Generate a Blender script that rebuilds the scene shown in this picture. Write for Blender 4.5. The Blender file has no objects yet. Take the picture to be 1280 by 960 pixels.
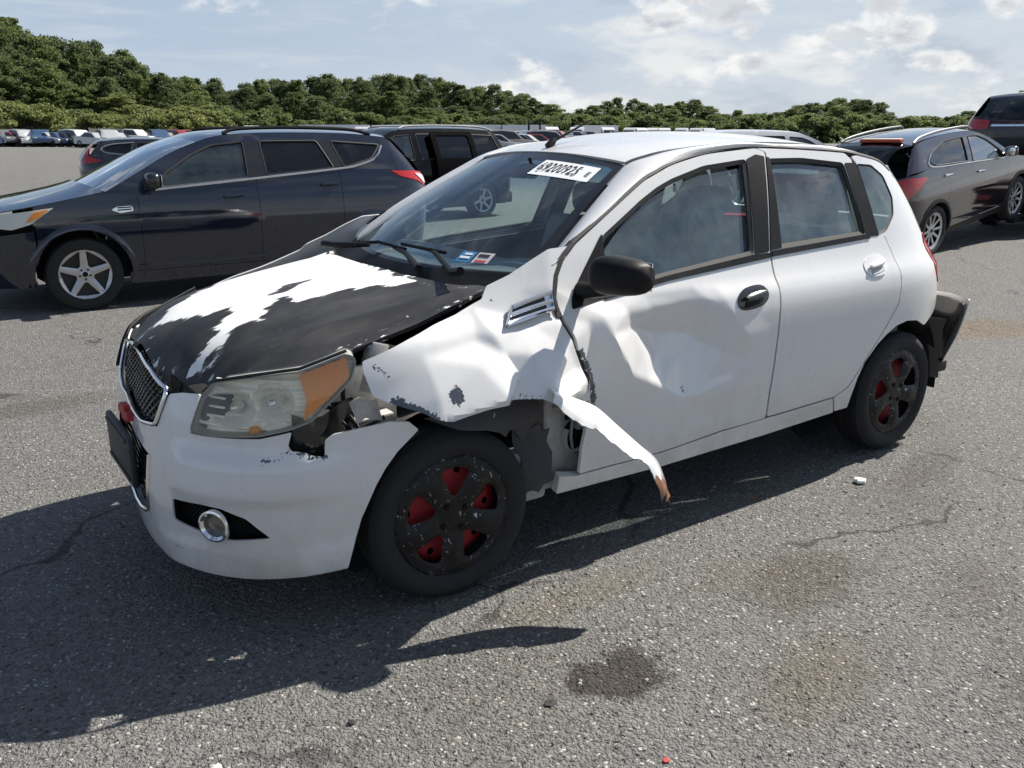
import bpy, bmesh, math, random
import numpy as np
from mathutils import Vector, Matrix, geometry as mgeo

sc = bpy.context.scene
col = sc.collection
random.seed(5)
RNG = np.random.default_rng(5)

# ------------------------------------------------------------------ camera, sky, sun, exposure
CAM = (-1.3072, -2.9937, 1.4896); YAW = .6085; PITCH = .2852; ROLL = .0034
cd = bpy.data.cameras.new('camera'); cam = bpy.data.objects.new('camera', cd); col.objects.link(cam)
cd.sensor_width = 36; cd.lens = 36 * 1071.97 / 1280; cd.clip_start = .05; cd.clip_end = 3000
_F = Vector((math.cos(PITCH) * math.sin(YAW), math.cos(PITCH) * math.cos(YAW), -math.sin(PITCH)))
_R = Vector((math.cos(YAW), -math.sin(YAW), 0)); _U = _R.cross(_F)
_R2 = _R * math.cos(ROLL) + _U * math.sin(ROLL); _U2 = _U * math.cos(ROLL) - _R * math.sin(ROLL)
cam.matrix_world = Matrix(((_R2.x, _U2.x, -_F.x, CAM[0]), (_R2.y, _U2.y, -_F.y, CAM[1]), (_R2.z, _U2.z, -_F.z, CAM[2]), (0, 0, 0, 1)))
sc.camera = cam

SUN = Vector((.97, .03, 1.0)).normalized()         # direction towards the sun: straight behind the white car
SUN_EL = math.asin(SUN.z); SUN_AZ = math.atan2(SUN.x, SUN.y)
sl = bpy.data.lights.new('sun', 'SUN'); sl.energy = 4.6; sl.angle = math.radians(.53); sl.color = (1, .94, .85)
so = bpy.data.objects.new('sun', sl); col.objects.link(so)
so.rotation_euler = SUN.to_track_quat('Z', 'Y').to_euler()
sc.view_settings.view_transform = 'Standard'; sc.view_settings.look = 'None'; sc.view_settings.gamma = 1
sc.view_settings.exposure = .9; sc.view_settings.use_curve_mapping = False
sc.cycles.max_bounces = 10; sc.cycles.transparent_max_bounces = 24; sc.cycles.caustics_reflective = False; sc.cycles.caustics_refractive = False
sc.cycles.sample_clamp_indirect = 6
sc.cycles.use_adaptive_sampling = True; sc.cycles.adaptive_threshold = .015; sc.cycles.adaptive_min_samples = 24


class NT:
    """short hand for node trees"""
    def __init__(s, tree):
        s.t = tree; tree.nodes.clear()
    def n(s, typ, ins=None, **props):
        nd = s.t.nodes.new(typ)
        for k, v in props.items(): setattr(nd, k, v)
        for k, v in (ins or {}).items():
            sock = nd.inputs[k]
            if isinstance(v, bpy.types.NodeSocket): s.t.links.new(v, sock)
            elif isinstance(v, bpy.types.Node): s.t.links.new(v.outputs[0], sock)
            else: sock.default_value = v
        return nd
    def math(s, op, a, b=None, c=None, clamp=False):
        d = {0: a}
        if b is not None: d[1] = b
        if c is not None: d[2] = c
        return s.n('ShaderNodeMath', d, operation=op, use_clamp=clamp).outputs[0]
    def mix(s, f, a, b, mode='MIX'):
        nd = s.n('ShaderNodeMix', None, data_type='RGBA', blend_type=mode)
        for i, v in ((0, f), (6, a), (7, b)):
            if isinstance(v, bpy.types.NodeSocket): s.t.links.new(v, nd.inputs[i])
            elif i and len(v) == 3: nd.inputs[i].default_value = (*v, 1)
            else: nd.inputs[i].default_value = v
        return nd.outputs[2]
    def step(s, x, lo, hi, a=0., b=1., kind='SMOOTHSTEP'):
        return s.n('ShaderNodeMapRange', {0: x, 1: lo, 2: hi, 3: a, 4: b}, interpolation_type=kind).outputs[0]
    def noise(s, vec, scale, detail=4, rough=.55, dist=0., dim='3D'):
        return s.n('ShaderNodeTexNoise', {'Vector': vec, 'Scale': scale, 'Detail': detail, 'Roughness': rough, 'Distortion': dist}, noise_dimensions=dim).outputs[0]


# world: clear hazy sky with cumulus and a thin veil; the same all round
world = bpy.data.worlds.new('World'); sc.world = world; world.use_nodes = True
world.cycles.sampling_method = 'MANUAL'; world.cycles.sample_map_resolution = 256
w = NT(world.node_tree)
sky = w.n('ShaderNodeTexSky', None, sky_type='NISHITA', sun_disc=False, sun_elevation=SUN_EL, sun_rotation=SUN_AZ, altitude=100., air_density=1., dust_density=.6, ozone_density=1.6)
vec = w.n('ShaderNodeTexCoord').outputs['Generated']
sep = w.n('ShaderNodeSeparateXYZ', {0: vec})
el = w.math('ARCSINE', sep.outputs[2])
az = w.math('ARCTAN2', sep.outputs[0], sep.outputs[1])
# cloud pattern lives on the dome, flattened with height
dome = w.n('ShaderNodeVectorMath', {0: vec, 1: (1, 1, 1.9)}, operation='MULTIPLY').outputs[0]
def blob(a, e, ra, re):
    da = w.math('DIVIDE', w.math('SUBTRACT', az, a), ra); de = w.math('DIVIDE', w.math('SUBTRACT', el, e), re)
    r2 = w.math('ADD', w.math('MULTIPLY', da, da), w.math('MULTIPLY', de, de))
    return w.math('EXPONENT', w.math('MULTIPLY', r2, -1.))
warp = w.n('ShaderNodeVectorMath', {0: dome, 1: w.n('ShaderNodeVectorMath', {0: w.n('ShaderNodeTexNoise', {'Vector': dome, 'Scale': 14., 'Detail': 3.}).outputs[1], 1: (.02, .02, .02)}, operation='MULTIPLY').outputs[0]}, operation='ADD').outputs[0]
CL = [(.79, .140, .060, .020), (.83, .118, .040, .022), (.855, .105, .022, .015), (.985, .125, .035, .030), (1.01, .100, .030, .022), (.95, .095, .05, .028), (1.10, .122, .030, .016), (1.145, .110, .02, .015), (.70, .145, .05, .012), (.865, .072, .028, .016), (1.0, .150, .12, .012), (.77, .115, .05, .012), (.58, .152, .05, .008), (1.04, .07, .03, .012)]
bias = None
for c in CL:
    b = blob(*c); bias = b if bias is None else w.math('MAXIMUM', bias, b)
big = w.noise(warp, 9., 6, .58)
cum = w.math('ADD', big, w.math('MULTIPLY', bias, .26))
cmask = w.step(cum, .57, .74)
lit = w.noise(w.n('ShaderNodeVectorMath', {0: warp, 1: (.012, .0, .016)}, operation='ADD').outputs[0], 9., 6, .58)
shade = w.step(w.math('SUBTRACT', big, lit), -.05, .06)
edge = w.step(cum, .86, .62)                        # thin rims are bright, thick middles grey
fine = w.noise(warp, 44., 4, .6)
shade = w.math('ADD', w.math('ADD', w.math('MULTIPLY', shade, .38), w.math('MULTIPLY', edge, .42)), w.math('MULTIPLY', fine, .26), clamp=True)
ccol = w.mix(shade, (.36, .41, .49), (1.0, .98, .95))
veil = w.noise(w.n('ShaderNodeVectorMath', {0: vec, 1: (1, 1, 5)}, operation='MULTIPLY').outputs[0], 2.6, 4, .6)
streak = w.noise(w.n('ShaderNodeVectorMath', {0: vec, 1: (3, 3, 26)}, operation='MULTIPLY').outputs[0], 2.2, 4, .6)
vmask = w.math('MULTIPLY', w.step(veil, .35, .70), .45)
vmask = w.math('MAXIMUM', vmask, w.step(el, .32, .08, .0, .95))
bluegap = blob(1.13, .150, .10, .020)
vmask = w.math('MULTIPLY', vmask, w.math('SUBTRACT', 1., w.math('MULTIPLY', bluegap, .75)))
vcol = w.mix(w.step(az, .1, 1.2), (.50, .61, .77), (.68, .75, .83))
vcol = w.mix(w.math('MULTIPLY', w.step(streak, .45, .7), .35), vcol, (.80, .83, .86))
vcol = w.mix(w.step(el, .10, .0, 0., .5), vcol, (.74, .79, .84))
soft = w.noise(w.n('ShaderNodeVectorMath', {0: warp, 1: (1, 1, 1.6)}, operation='MULTIPLY').outputs[0], 6.5, 5, .55)
right = w.step(az, .35, .85)
vcol = w.mix(w.math('MULTIPLY', w.step(soft, .50, .66), w.math('MULTIPLY', right, .85)), vcol, (.97, .97, .96))
vcol = w.mix(w.math('MULTIPLY', w.step(soft, .46, .34), w.math('MULTIPLY', right, .55)), vcol, (.46, .54, .66))
bg_sky = w.n('ShaderNodeBackground', {0: sky, 1: .055})
bg_veil = w.n('ShaderNodeBackground', {0: vcol, 1: .49})
bg_cum = w.n('ShaderNodeBackground', {0: ccol, 1: .58})
m1 = w.n('ShaderNodeMixShader', {0: vmask, 1: bg_sky.outputs[0], 2: bg_veil.outputs[0]})
m2 = w.n('ShaderNodeMixShader', {0: cmask, 1: m1.outputs[0], 2: bg_cum.outputs[0]})
w.n('ShaderNodeOutputWorld', {0: m2.outputs[0]})


# ------------------------------------------------------------------ materials
MATS = {}
def mat(name, color=(.5, .5, .5), rough=.5, metal=0., coat=0., spec=.5, emit=None, dirt=0., dirt_col=(.25, .21, .17), bump=0., bump_scale=60., trans=0., vary=0., alpha=None):
    if name in MATS: return MATS[name]
    m = bpy.data.materials.new(name); m.use_nodes = True; MATS[name] = m
    t = NT(m.node_tree)
    p = t.n('ShaderNodeBsdfPrincipled', {'Roughness': rough, 'Metallic': metal, 'Coat Weight': coat, 'Coat Roughness': .06, 'Specular IOR Level': spec})
    p.inputs['Base Color'].default_value = (*color, 1)
    co = t.n('ShaderNodeTexCoord').outputs['Object']
    if dirt:
        d = t.step(t.noise(co, 3.1, 8, .65), .42, .72)
        d2 = t.step(t.noise(co, 37., 5, .7), .45, .75)
        f = t.math('MULTIPLY', t.math('ADD', t.math('MULTIPLY', d, .6), t.math('MULTIPLY', d2, .5)), dirt, clamp=True)
        c = t.mix(f, color, dirt_col); t.t.links.new(c, p.inputs['Base Color'])
        t.t.links.new(t.math('ADD', rough, t.math('MULTIPLY', f, .5), clamp=True), p.inputs['Roughness'])
    elif vary:
        c = t.mix(t.noise(co, 8., 5, .6), tuple(v * (1 - vary) for v in color), tuple(min(1, v * (1 + vary)) for v in color)); t.t.links.new(c, p.inputs['Base Color'])
    if bump:
        b = t.n('ShaderNodeBump', {'Strength': bump, 'Distance': .01, 'Height': t.noise(co, bump_scale, 4, .6)}); t.t.links.new(b.outputs[0], p.inputs['Normal'])
    if emit: p.inputs['Emission Color'].default_value = (*emit[0], 1); p.inputs['Emission Strength'].default_value = emit[1]
    if trans: p.inputs['Transmission Weight'].default_value = trans
    t.n('ShaderNodeOutputMaterial', {0: p.outputs[0]})
    return m

def pane_fresnel(t, ior=1.5):
    """a pane mirrors alike from both sides"""
    bf = t.n('ShaderNodeNewGeometry').outputs['Backfacing']
    return t.n('ShaderNodeFresnel', {0: t.math('ADD', ior, t.math('MULTIPLY', bf, 1 / ior - ior))}).outputs[0]

def glass_mat(name, tint=(.8, .9, .88), refl=1., dust=0., rough=.0, ior=1.5, dcol=(.42, .42, .40)):
    """thin pane: tinted see-through, mirror by Fresnel, some dust, whose tint can also paint in reflections"""
    if name in MATS: return MATS[name]
    m = bpy.data.materials.new(name); m.use_nodes = True; MATS[name] = m
    t = NT(m.node_tree)
    tr = t.n('ShaderNodeBsdfTransparent', {0: (*tint, 1)})
    gl = t.n('ShaderNodeBsdfGlossy', {0: (.95, .97, 1, 1), 'Roughness': rough})
    f = t.math('MULTIPLY', pane_fresnel(t, ior), refl, clamp=True)
    mx = t.n('ShaderNodeMixShader', {0: f, 1: tr.outputs[0], 2: gl.outputs[0]}).outputs[0]
    if dust:
        co = t.n('ShaderNodeTexCoord').outputs['Object']
        d = t.math('MULTIPLY', t.step(t.noise(co, 4., 8, .7), .25, .8), dust)
        df = t.n('ShaderNodeBsdfDiffuse', {0: (*dcol, 1)})
        mx = t.n('ShaderNodeMixShader', {0: d, 1: mx, 2: df.outputs[0]}).outputs[0]
    t.n('ShaderNodeOutputMaterial', {0: mx})
    return m


# ------------------------------------------------------------------ mesh helpers
def link(o, parent=None, label=None, cat=None, group=None, kind=None):
    if o.name not in col.objects: col.objects.link(o)
    if parent is not None: o.parent = parent
    if label: o['label'] = label
    if cat: o['category'] = cat
    if group: o['group'] = group
    if kind: o['kind'] = kind
    return o

def empty(name, loc=(0, 0, 0), rz=0., parent=None, **k):
    o = bpy.data.objects.new(name, None); o.location = loc; o.rotation_euler = (0, 0, rz); o.empty_display_size = .2
    return link(o, parent, **k)

def mesh(name, verts, faces, smooth=True, sharp=38):
    me = bpy.data.meshes.new(name)
    me.from_pydata([tuple(map(float, v)) for v in verts], [], [tuple(map(int, f)) for f in faces])
    me.validate(); me.update()
    if smooth:
        me.shade_smooth()
        if sharp: me.set_sharp_from_angle(angle=math.radians(sharp))
    return me

def put(name, me, m=None, parent=None, solid=0., off=-1., **k):
    if isinstance(me, tuple): me = mesh(name, *me)
    o = bpy.data.objects.new(name, me)
    if m is not None and not me.materials: me.materials.append(m)
    link(o, parent, **k)
    if solid and not me.get('rim'): add_rim(me, solid * -off); me['rim'] = 1
    return o

def add_rim(me, d):
    """turn the free edges of a sheet inwards by d with edges of their own, so the sheet reads as thick metal"""
    bm = bmesh.new(); bm.from_mesh(me); bm.normal_update()
    new = {}
    for e in [e for e in bm.edges if len(e.link_faces) == 1]:
        f = e.link_faces[0]; l = next(l for l in f.loops if l.edge == e); a, b = l.vert, l.link_loop_next.vert
        for v in (a, b):
            if v not in new:
                t = bm.verts.new(v.co, v); u = bm.verts.new(v.co - v.normal * d, v); new[v] = (t, u)
        q = bm.faces.new((new[b][0], new[a][0], new[a][1], new[b][1])); q.smooth = True; q.material_index = f.material_index
    bm.to_mesh(me); bm.free(); me.update()

def inside(px, py, poly):
    poly = np.asarray(poly); x0, y0 = poly[:, 0], poly[:, 1]; x1, y1 = np.roll(x0, -1), np.roll(y0, -1)
    c = np.zeros(np.shape(px), bool)
    for a, b, d, e in zip(x0, y0, x1, y1):
        if b == e: continue
        c ^= ((b > py) != (e > py)) & (px < (d - a) * (py - b) / (e - b) + a)
    return c

def seg_dist(px, py, poly, closed=True):
    poly = np.asarray(poly, float); best = np.full(np.shape(px), 1e9)
    n = len(poly)
    for i in range(n if closed else n - 1):
        a = poly[i]; b = poly[(i + 1) % n]; d = b - a; L = max(d @ d, 1e-12)
        t = np.clip(((px - a[0]) * d[0] + (py - a[1]) * d[1]) / L, 0, 1)
        best = np.minimum(best, np.hypot(px - a[0] - t * d[0], py - a[1] - t * d[1]))
    return best

def rnd(pts, r=.02, seg=4):
    """round the corners of a closed polygon"""
    out = []; n = len(pts)
    for i in range(n):
        a, b, c = [np.array(pts[k][:2], float) for k in ((i - 1) % n, i, (i + 1) % n)]
        rr = pts[i][2] if len(pts[i]) > 2 else r
        la, lc = np.linalg.norm(a - b), np.linalg.norm(c - b)
        k = min(rr, la * .45, lc * .45)
        if k < 1e-4: out.append(tuple(b)); continue
        p, q = b + (a - b) / la * k, b + (c - b) / lc * k
        for t in np.linspace(0, 1, seg): out.append(tuple((1 - t) ** 2 * p + 2 * t * (1 - t) * b + t * t * q))
    return out

def smoothline(pts, n=6):
    """Catmull-Rom through open points of any dimension"""
    P = [np.array(p, float) for p in pts]; P = [2 * P[0] - P[1]] + P + [2 * P[-1] - P[-2]]
    out = []
    for i in range(1, len(P) - 2):
        for t in np.arange(n) / n:
            a, b, c, d = P[i - 1:i + 3]
            out.append(.5 * (2 * b + (c - a) * t + (2 * a - 5 * b + 4 * c - d) * t * t + (3 * b - a - 3 * c + d) * t ** 3))
    return out + [P[-2]]

def resample(poly, step, closed=True):
    out = []; n = len(poly)
    for i in range(n if closed else n - 1):
        a = np.array(poly[i][:2], float); b = np.array(poly[(i + 1) % n][:2], float)
        k = max(1, int(math.ceil(np.linalg.norm(b - a) / step)))
        out += [tuple(a + (b - a) * j / k) for j in range(k)]
    if not closed: out.append(tuple(poly[-1][:2]))
    return out

def fill2d(outline, holes=(), step=.03, jitter=0.):
    """triangulate a polygon with inner points; returns 2D points and triangles"""
    loops = [resample(outline, step)] + [resample(h, step) for h in holes]
    V = []; E = []
    for L in loops:
        s = len(V); V += L; E += [(s + i, s + (i + 1) % len(L)) for i in range(len(L))]
    b = np.array(loops[0]); x0, y0 = b.min(0); x1, y1 = b.max(0)
    gx, gy = np.meshgrid(np.arange(x0 + step / 2, x1, step), np.arange(y0 + step / 2, y1, step * .87)); gx = gx + (np.arange(gx.shape[0]) % 2)[:, None] * step / 2
    gx = gx.ravel(); gy = gy.ravel()
    k = inside(gx, gy, loops[0])
    for h in loops[1:]: k &= ~inside(gx, gy, h)
    gx, gy = gx[k], gy[k]
    if len(gx):
        d = np.min([seg_dist(gx, gy, L) for L in loops], 0); gx, gy = gx[d > step * .45], gy[d > step * .45]
    V += list(zip(gx.tolist(), gy.tolist()))
    r = mgeo.delaunay_2d_cdt([Vector(v) for v in V], E, [], 0, 1e-6)
    P = np.array([tuple(v) for v in r[0]]); F = np.array([f for f in r[2] if len(f) == 3])
    c = P[F].mean(1); k = inside(c[:, 0], c[:, 1], loops[0])
    for h in loops[1:]: k &= ~inside(c[:, 0], c[:, 1], h)
    F = F[k]
    a, b2, c2 = P[F[:, 0]], P[F[:, 1]], P[F[:, 2]]
    ar = (b2[:, 0] - a[:, 0]) * (c2[:, 1] - a[:, 1]) - (c2[:, 0] - a[:, 0]) * (b2[:, 1] - a[:, 1])
    F = F[abs(ar) > 1e-9]; ar = ar[abs(ar) > 1e-9]
    F[ar < 0] = F[ar < 0][:, ::-1]
    used = np.unique(F); idx = -np.ones(len(P), int); idx[used] = np.arange(len(used))
    return P[used], idx[F]

def panel(name, outline, fmap, m, parent=None, holes=(), step=.035, solid=.006, flip=False, attrs=None, sharp=38, **k):
    """sheet cut to an outline in surface coordinates and laid on the surface"""
    P, F = fill2d(outline, holes, step)
    V = np.array(fmap(P[:, 0], P[:, 1]))
    if flip: F = F[:, ::-1]
    me = mesh(name, V, F, True, sharp)
    for an, fn in (attrs or {}).items():
        at = me.attributes.new(an, 'FLOAT', 'POINT'); at.data.foreach_set('value', np.asarray(fn(P[:, 0], P[:, 1]), dtype=np.float32))
    me.materials.append(m)
    return put(name, me, None, parent, solid, **k)

def grid(rows, closed=False):
    rows = np.array(rows, float); n, mm = rows.shape[:2]
    V = rows.reshape(-1, 3); F = []
    for i in range(n - 1):
        for j in range(mm if closed else mm - 1):
            a = i * mm + j; b = i * mm + (j + 1) % mm
            F.append((a, b, b + mm, a + mm))
    return V, F

def loft(name, rows, m, parent=None, closed=False, solid=0., flip=False, sharp=38, **k):
    V, F = grid(rows, closed)
    if flip: F = [f[::-1] for f in F]
    return put(name, mesh(name, V, F, True, sharp), m, parent, solid, **k)


class MB:
    """collects simple solids into one mesh"""
    def __init__(s): s.V = []; s.F = []
    def add(s, V, F, M=None):
        o = len(s.V)
        for v in V:
            v = Vector(v)
            s.V.append(tuple(M @ v if M is not None else v))
        s.F += [tuple(i + o for i in f) for f in F]; return s
    def box(s, c, d, M=None, r=0., seg=2):
        bm = bmesh.new(); bmesh.ops.create_cube(bm, size=1)
        for v in bm.verts: v.co = Vector((v.co.x * d[0], v.co.y * d[1], v.co.z * d[2]))
        if r: bmesh.ops.bevel(bm, geom=bm.edges[:], offset=min(r, min(d) * .49), segments=seg, profile=.5, affect='EDGES')
        for v in bm.verts: v.co += Vector(c)
        bm.verts.index_update(); s.add([v.co.copy() for v in bm.verts], [[v.index for v in f.verts] for f in bm.faces], M); bm.free(); return s
    def tube(s, path, r, n=8, M=None, caps=True, flat=1.):
        path = [Vector(p) for p in path]; rs = r if hasattr(r, '__len__') else [r] * len(path)
        V = []; F = []; up = Vector((0, 0, 1)); prev = None
        for i, p in enumerate(path):
            t = (path[min(i + 1, len(path) - 1)] - path[max(i - 1, 0)]).normalized()
            if prev is None: a = t.orthogonal().normalized()
            else: a = (prev - t * prev.dot(t)).normalized()
            prev = a; b = t.cross(a)
            for j in range(n):
                th = 2 * math.pi * j / n; V.append(p + (a * math.cos(th) + b * math.sin(th) * flat) * rs[i])
        for i in range(len(path) - 1):
            for j in range(n): F.append((i * n + j, i * n + (j + 1) % n, (i + 1) * n + (j + 1) % n, (i + 1) * n + j))
        if caps: F += [tuple(range(n))[::-1], tuple((len(path) - 1) * n + j for j in range(n))]
        return s.add(V, F, M)
    def lathe(s, prof, n=48, M=None, a0=0., a1=2 * math.pi):
        """profile (radius, height) spun round the y axis; height runs to -y"""
        V = []; F = []; full = abs(a1 - a0 - 2 * math.pi) < 1e-6; c = n if full else n + 1
        for r, h in prof:
            for j in range(c):
                t = a0 + (a1 - a0) * j / n; V.append((r * math.cos(t), -h, r * math.sin(t)))
        for i in range(len(prof) - 1):
            for j in range(n):
                a = i * c + j; b = i * c + (j + 1) % c
                F.append((a, a + c, b + c, b))
        return s.add(V, F, M)
    def prism(s, poly, d, M=None):
        """polygon in x, z extruded along y from 0 to d"""
        n = len(poly); V = [(p[0], 0, p[1]) for p in poly] + [(p[0], d, p[1]) for p in poly]
        F = [tuple(range(n)), tuple(range(n, 2 * n))[::-1]] + [(i, i + n, (i + 1) % n + n, (i + 1) % n) for i in range(n)]
        return s.add(V, F, M)
    def build(s, name, m, parent=None, smooth=True, sharp=38, **k):
        return put(name, mesh(name, s.V, s.F, smooth, sharp), m, parent, **k)

def copy_tree(o, parent=None, **k):
    c = o.copy(); col.objects.link(c)
    if parent is not None: c.parent = parent
    for a, b in k.items(): c['category' if a == 'cat' else a] = b
    for ch in list(o.children): copy_tree(ch, c)
    return c

def T(*v): return Matrix.Translation(v)
def Rx(a): return Matrix.Rotation(a, 4, 'X')
def Ry(a): return Matrix.Rotation(a, 4, 'Y')
def Rz(a): return Matrix.Rotation(a, 4, 'Z')
# ------------------------------------------------------------------ curve and surface maths
def pchip(xs, ys):
    xs = np.array(xs, float); ys = np.array(ys, float)
    h = np.diff(xs); d = np.diff(ys) / h
    m = np.zeros(len(xs))
    for i in range(1, len(xs) - 1):
        if d[i - 1] * d[i] > 0:
            w1 = 2 * h[i] + h[i - 1]; w2 = h[i] + 2 * h[i - 1]
            m[i] = (w1 + w2) / (w1 / d[i - 1] + w2 / d[i])
    m[0] = d[0]; m[-1] = d[-1]
    def f(x):
        x = np.asarray(x, float)
        i = np.clip(np.searchsorted(xs, x) - 1, 0, len(h) - 1)
        xc = np.clip(x, xs[0], xs[-1])
        t = (xc - xs[i]) / h[i]
        r = ((1 + 2 * t) * (1 - t) ** 2 * ys[i] + t * (1 - t) ** 2 * h[i] * m[i]
             + t * t * (3 - 2 * t) * ys[i + 1] + t * t * (t - 1) * h[i] * m[i + 1])
        return r + (x - xc) * np.where(x < xs[0], m[0], m[-1])
    return f


def tps(pts, smooth=1e-4):
    """smooth height field z(x, y) through points"""
    P = np.array(pts, float); n = len(P)
    def phi(r2):
        return np.where(r2 > 1e-12, r2 * np.log(np.maximum(r2, 1e-12)), 0.0)
    K = phi(((P[:, None, :2] - P[None, :, :2]) ** 2).sum(-1)) + smooth * np.eye(n)
    Q = np.hstack([np.ones((n, 1)), P[:, :2]])
    M = np.block([[K, Q], [Q.T, np.zeros((3, 3))]])
    w = np.linalg.solve(M, np.r_[P[:, 2], 0, 0, 0])
    def f(x, y):
        x = np.asarray(x, float); y = np.asarray(y, float)
        r2 = (x[..., None] - P[:, 0]) ** 2 + (y[..., None] - P[:, 1]) ** 2
        return phi(r2) @ w[:n] + w[n] + w[n + 1] * x + w[n + 2] * y
    return f


class Ring:
    """closed car body skin: straight sides, rounded nose and tail, section by height; q runs from the nose (0) back along one side"""
    def __init__(s, hw, ins, A, R, x0f, x0r, nf=2.6, nr=3.5, dent=None, pull=0.):
        s.pull = pull
        s.hw = hw; s.ins = pchip(*ins); fa = pchip(*A); fr = pchip(*R)
        s.A = lambda z: np.maximum(fa(z), .08); s.R = lambda z: np.maximum(fr(z), .08)
        s.x0f = x0f; s.x0r = x0r; s.nf = nf; s.nr = nr; s.dent = dent
        s.q1 = math.pi / 2; s.q2 = s.q1 + x0r - x0f
    def half(s, x, z):
        h = s.hw - s.ins(z)
        tf = np.clip((s.x0f - x) / s.A(z), 0, 1); tr = np.clip((x - s.x0r) / s.R(z), 0, 1)
        return h * (1 - tf ** s.nf) ** (1 / s.nf) * (1 - tr ** s.nr) ** (1 / s.nr)
    def pt(s, q, z, side=-1, off=0.0, dent=True):
        """side -1: the left side of the car (towards -y); off: outward offset"""
        q = np.asarray(q, float); z = np.asarray(z, float)
        h = s.hw - s.ins(z); R = s.R(z)
        A = s.A(z) * (1 - s.pull * np.clip((.45 - q) / .6, 0, 1))          # nose knocked back on the far side
        th = np.clip(q, None, s.q1); cf = np.cos(th); sf = np.abs(np.sin(th))
        rf = 1 / ((np.abs(cf) / A) ** s.nf + (sf / h) ** s.nf) ** (1 / s.nf)
        xf = s.x0f - rf * cf; yf = rf * np.sin(th)
        tb = np.clip(q - s.q2, 0, math.pi); cb = np.sin(tb); sb = np.cos(tb)
        rb = 1 / ((np.abs(cb) / R) ** s.nr + (np.abs(sb) / h) ** s.nr) ** (1 / s.nr)
        xb = s.x0r + rb * cb; yb = rb * sb
        x = np.where(q < s.q1, xf, np.where(q > s.q2, xb, s.x0f + q - s.q1))
        y = np.where(q < s.q1, yf, np.where(q > s.q2, yb, h))
        if s.dent is not None and dent and side < 0:
            y = y - s.dent(x, z)
        nx = np.where(q < s.q1, -cf, np.where(q > s.q2, cb, 0)); ny = np.where(q < s.q1, np.sin(th), np.where(q > s.q2, sb, 1))
        return np.stack([x + nx * off, side * (y + ny * off), z + 0 * x], -1)
    def q_of(s, x, y, z):
        y = abs(y)
        if x < s.x0f: return math.atan2(y, s.x0f - x)
        if x > s.x0r: return s.q2 + math.atan2(x - s.x0r, y)
        return s.q1 + x - s.x0f
    def X(s, x):
        return s.q1 + x - s.x0f


# ------------------------------------------------------------------ shape of the white hatchback
# folded sheet metal of the hit fender and door: (x, z, depth inwards), linear between the points, slightly eased
DENT = [(-.60, .30, 0), (-.60, .95, 0), (-.32, .92, .0), (-.32, .70, -.02), (-.32, .55, 0),
        (-.1, .95, .010), (-.12, .85, -.005), (-.1, .74, -.050), (-.1, .67, -.070), (-.1, .5, 0),
        (.1, .97, .020), (.08, .872, .014), (.06, .80, -.030), (.12, .705, -.100), (.12, .60, -.06), (.3, 1.0, .012), (.28, .90, .020), (.25, .815, -.030), (.30, .72, -.085), (.33, .665, -.105), (.34, .5, -.03), (.20, .755, -.035), (.16, .83, -.012),
        (.40, 1.0, 0), (.40, .91, .008), (.40, .82, -.030), (.44, .74, -.020), (.42, .67, -.060), (.50, .64, -.01), (.53, .5, -.0), (.50, .3, 0),
        (.60, .94, 0), (.80, .94, 0), (1.05, .94, 0), (1.18, .925, 0), (1.35, .92, 0), (1.52, .95, 0), (.52, .88, -.002), (.52, .78, .0), (.53, .70, .0),
        (.56, .905, -.006), (.585, .875, -.014), (.605, .835, -.020), (.632, .785, -.022), (.618, .745, -.018), (.585, .70, -.008), (.54, .80, -.006),
        (.70, .902, .004), (.74, .83, .034), (.84, .80, .068), (.95, .78, .082), (1.06, .76, .075), (1.12, .72, .055), (.90, .70, .065), (1.0, .68, .058), (1.1, .65, .040), (.80, .72, .030),
        (.84, .875, .028), (1.0, .885, .028), (1.12, .885, .010),
        (.72, .665, -.004), (.80, .63, .004), (.88, .592, .014), (.985, .562, .024), (1.10, .575, .018), (1.25, .590, .012), (1.47, .607, .002), (1.535, .60, .0),
        (.62, .60, .0), (.62, .45, .008), (.62, .3, 0), (.75, .50, .014), (.76, .34, 0), (.985, .538, .010), (.93, .45, .012), (.90, .34, 0), (1.10, .54, .006), (1.28, .555, .004),
        (1.18, .905, 0), (1.235, .82, -.004), (1.30, .74, -.004), (1.40, .66, .0), (1.45, .75, .0), (1.34, .84, .0), (1.20, .68, .020), (1.30, .64, .012),
        (1.10, .45, .012), (1.28, .45, .012), (1.10, .315, .0), (1.28, .325, .004), (1.45, .50, .008), (1.45, .33, 0), (1.25, .39, .010), (1.19, .41, .016),
        (1.54, .75, .0), (1.56, .3, 0), (1.75, .95, 0), (1.75, .3, 0), (.45, 1.2, 0), (1.7, 1.2, 0)]


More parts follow.
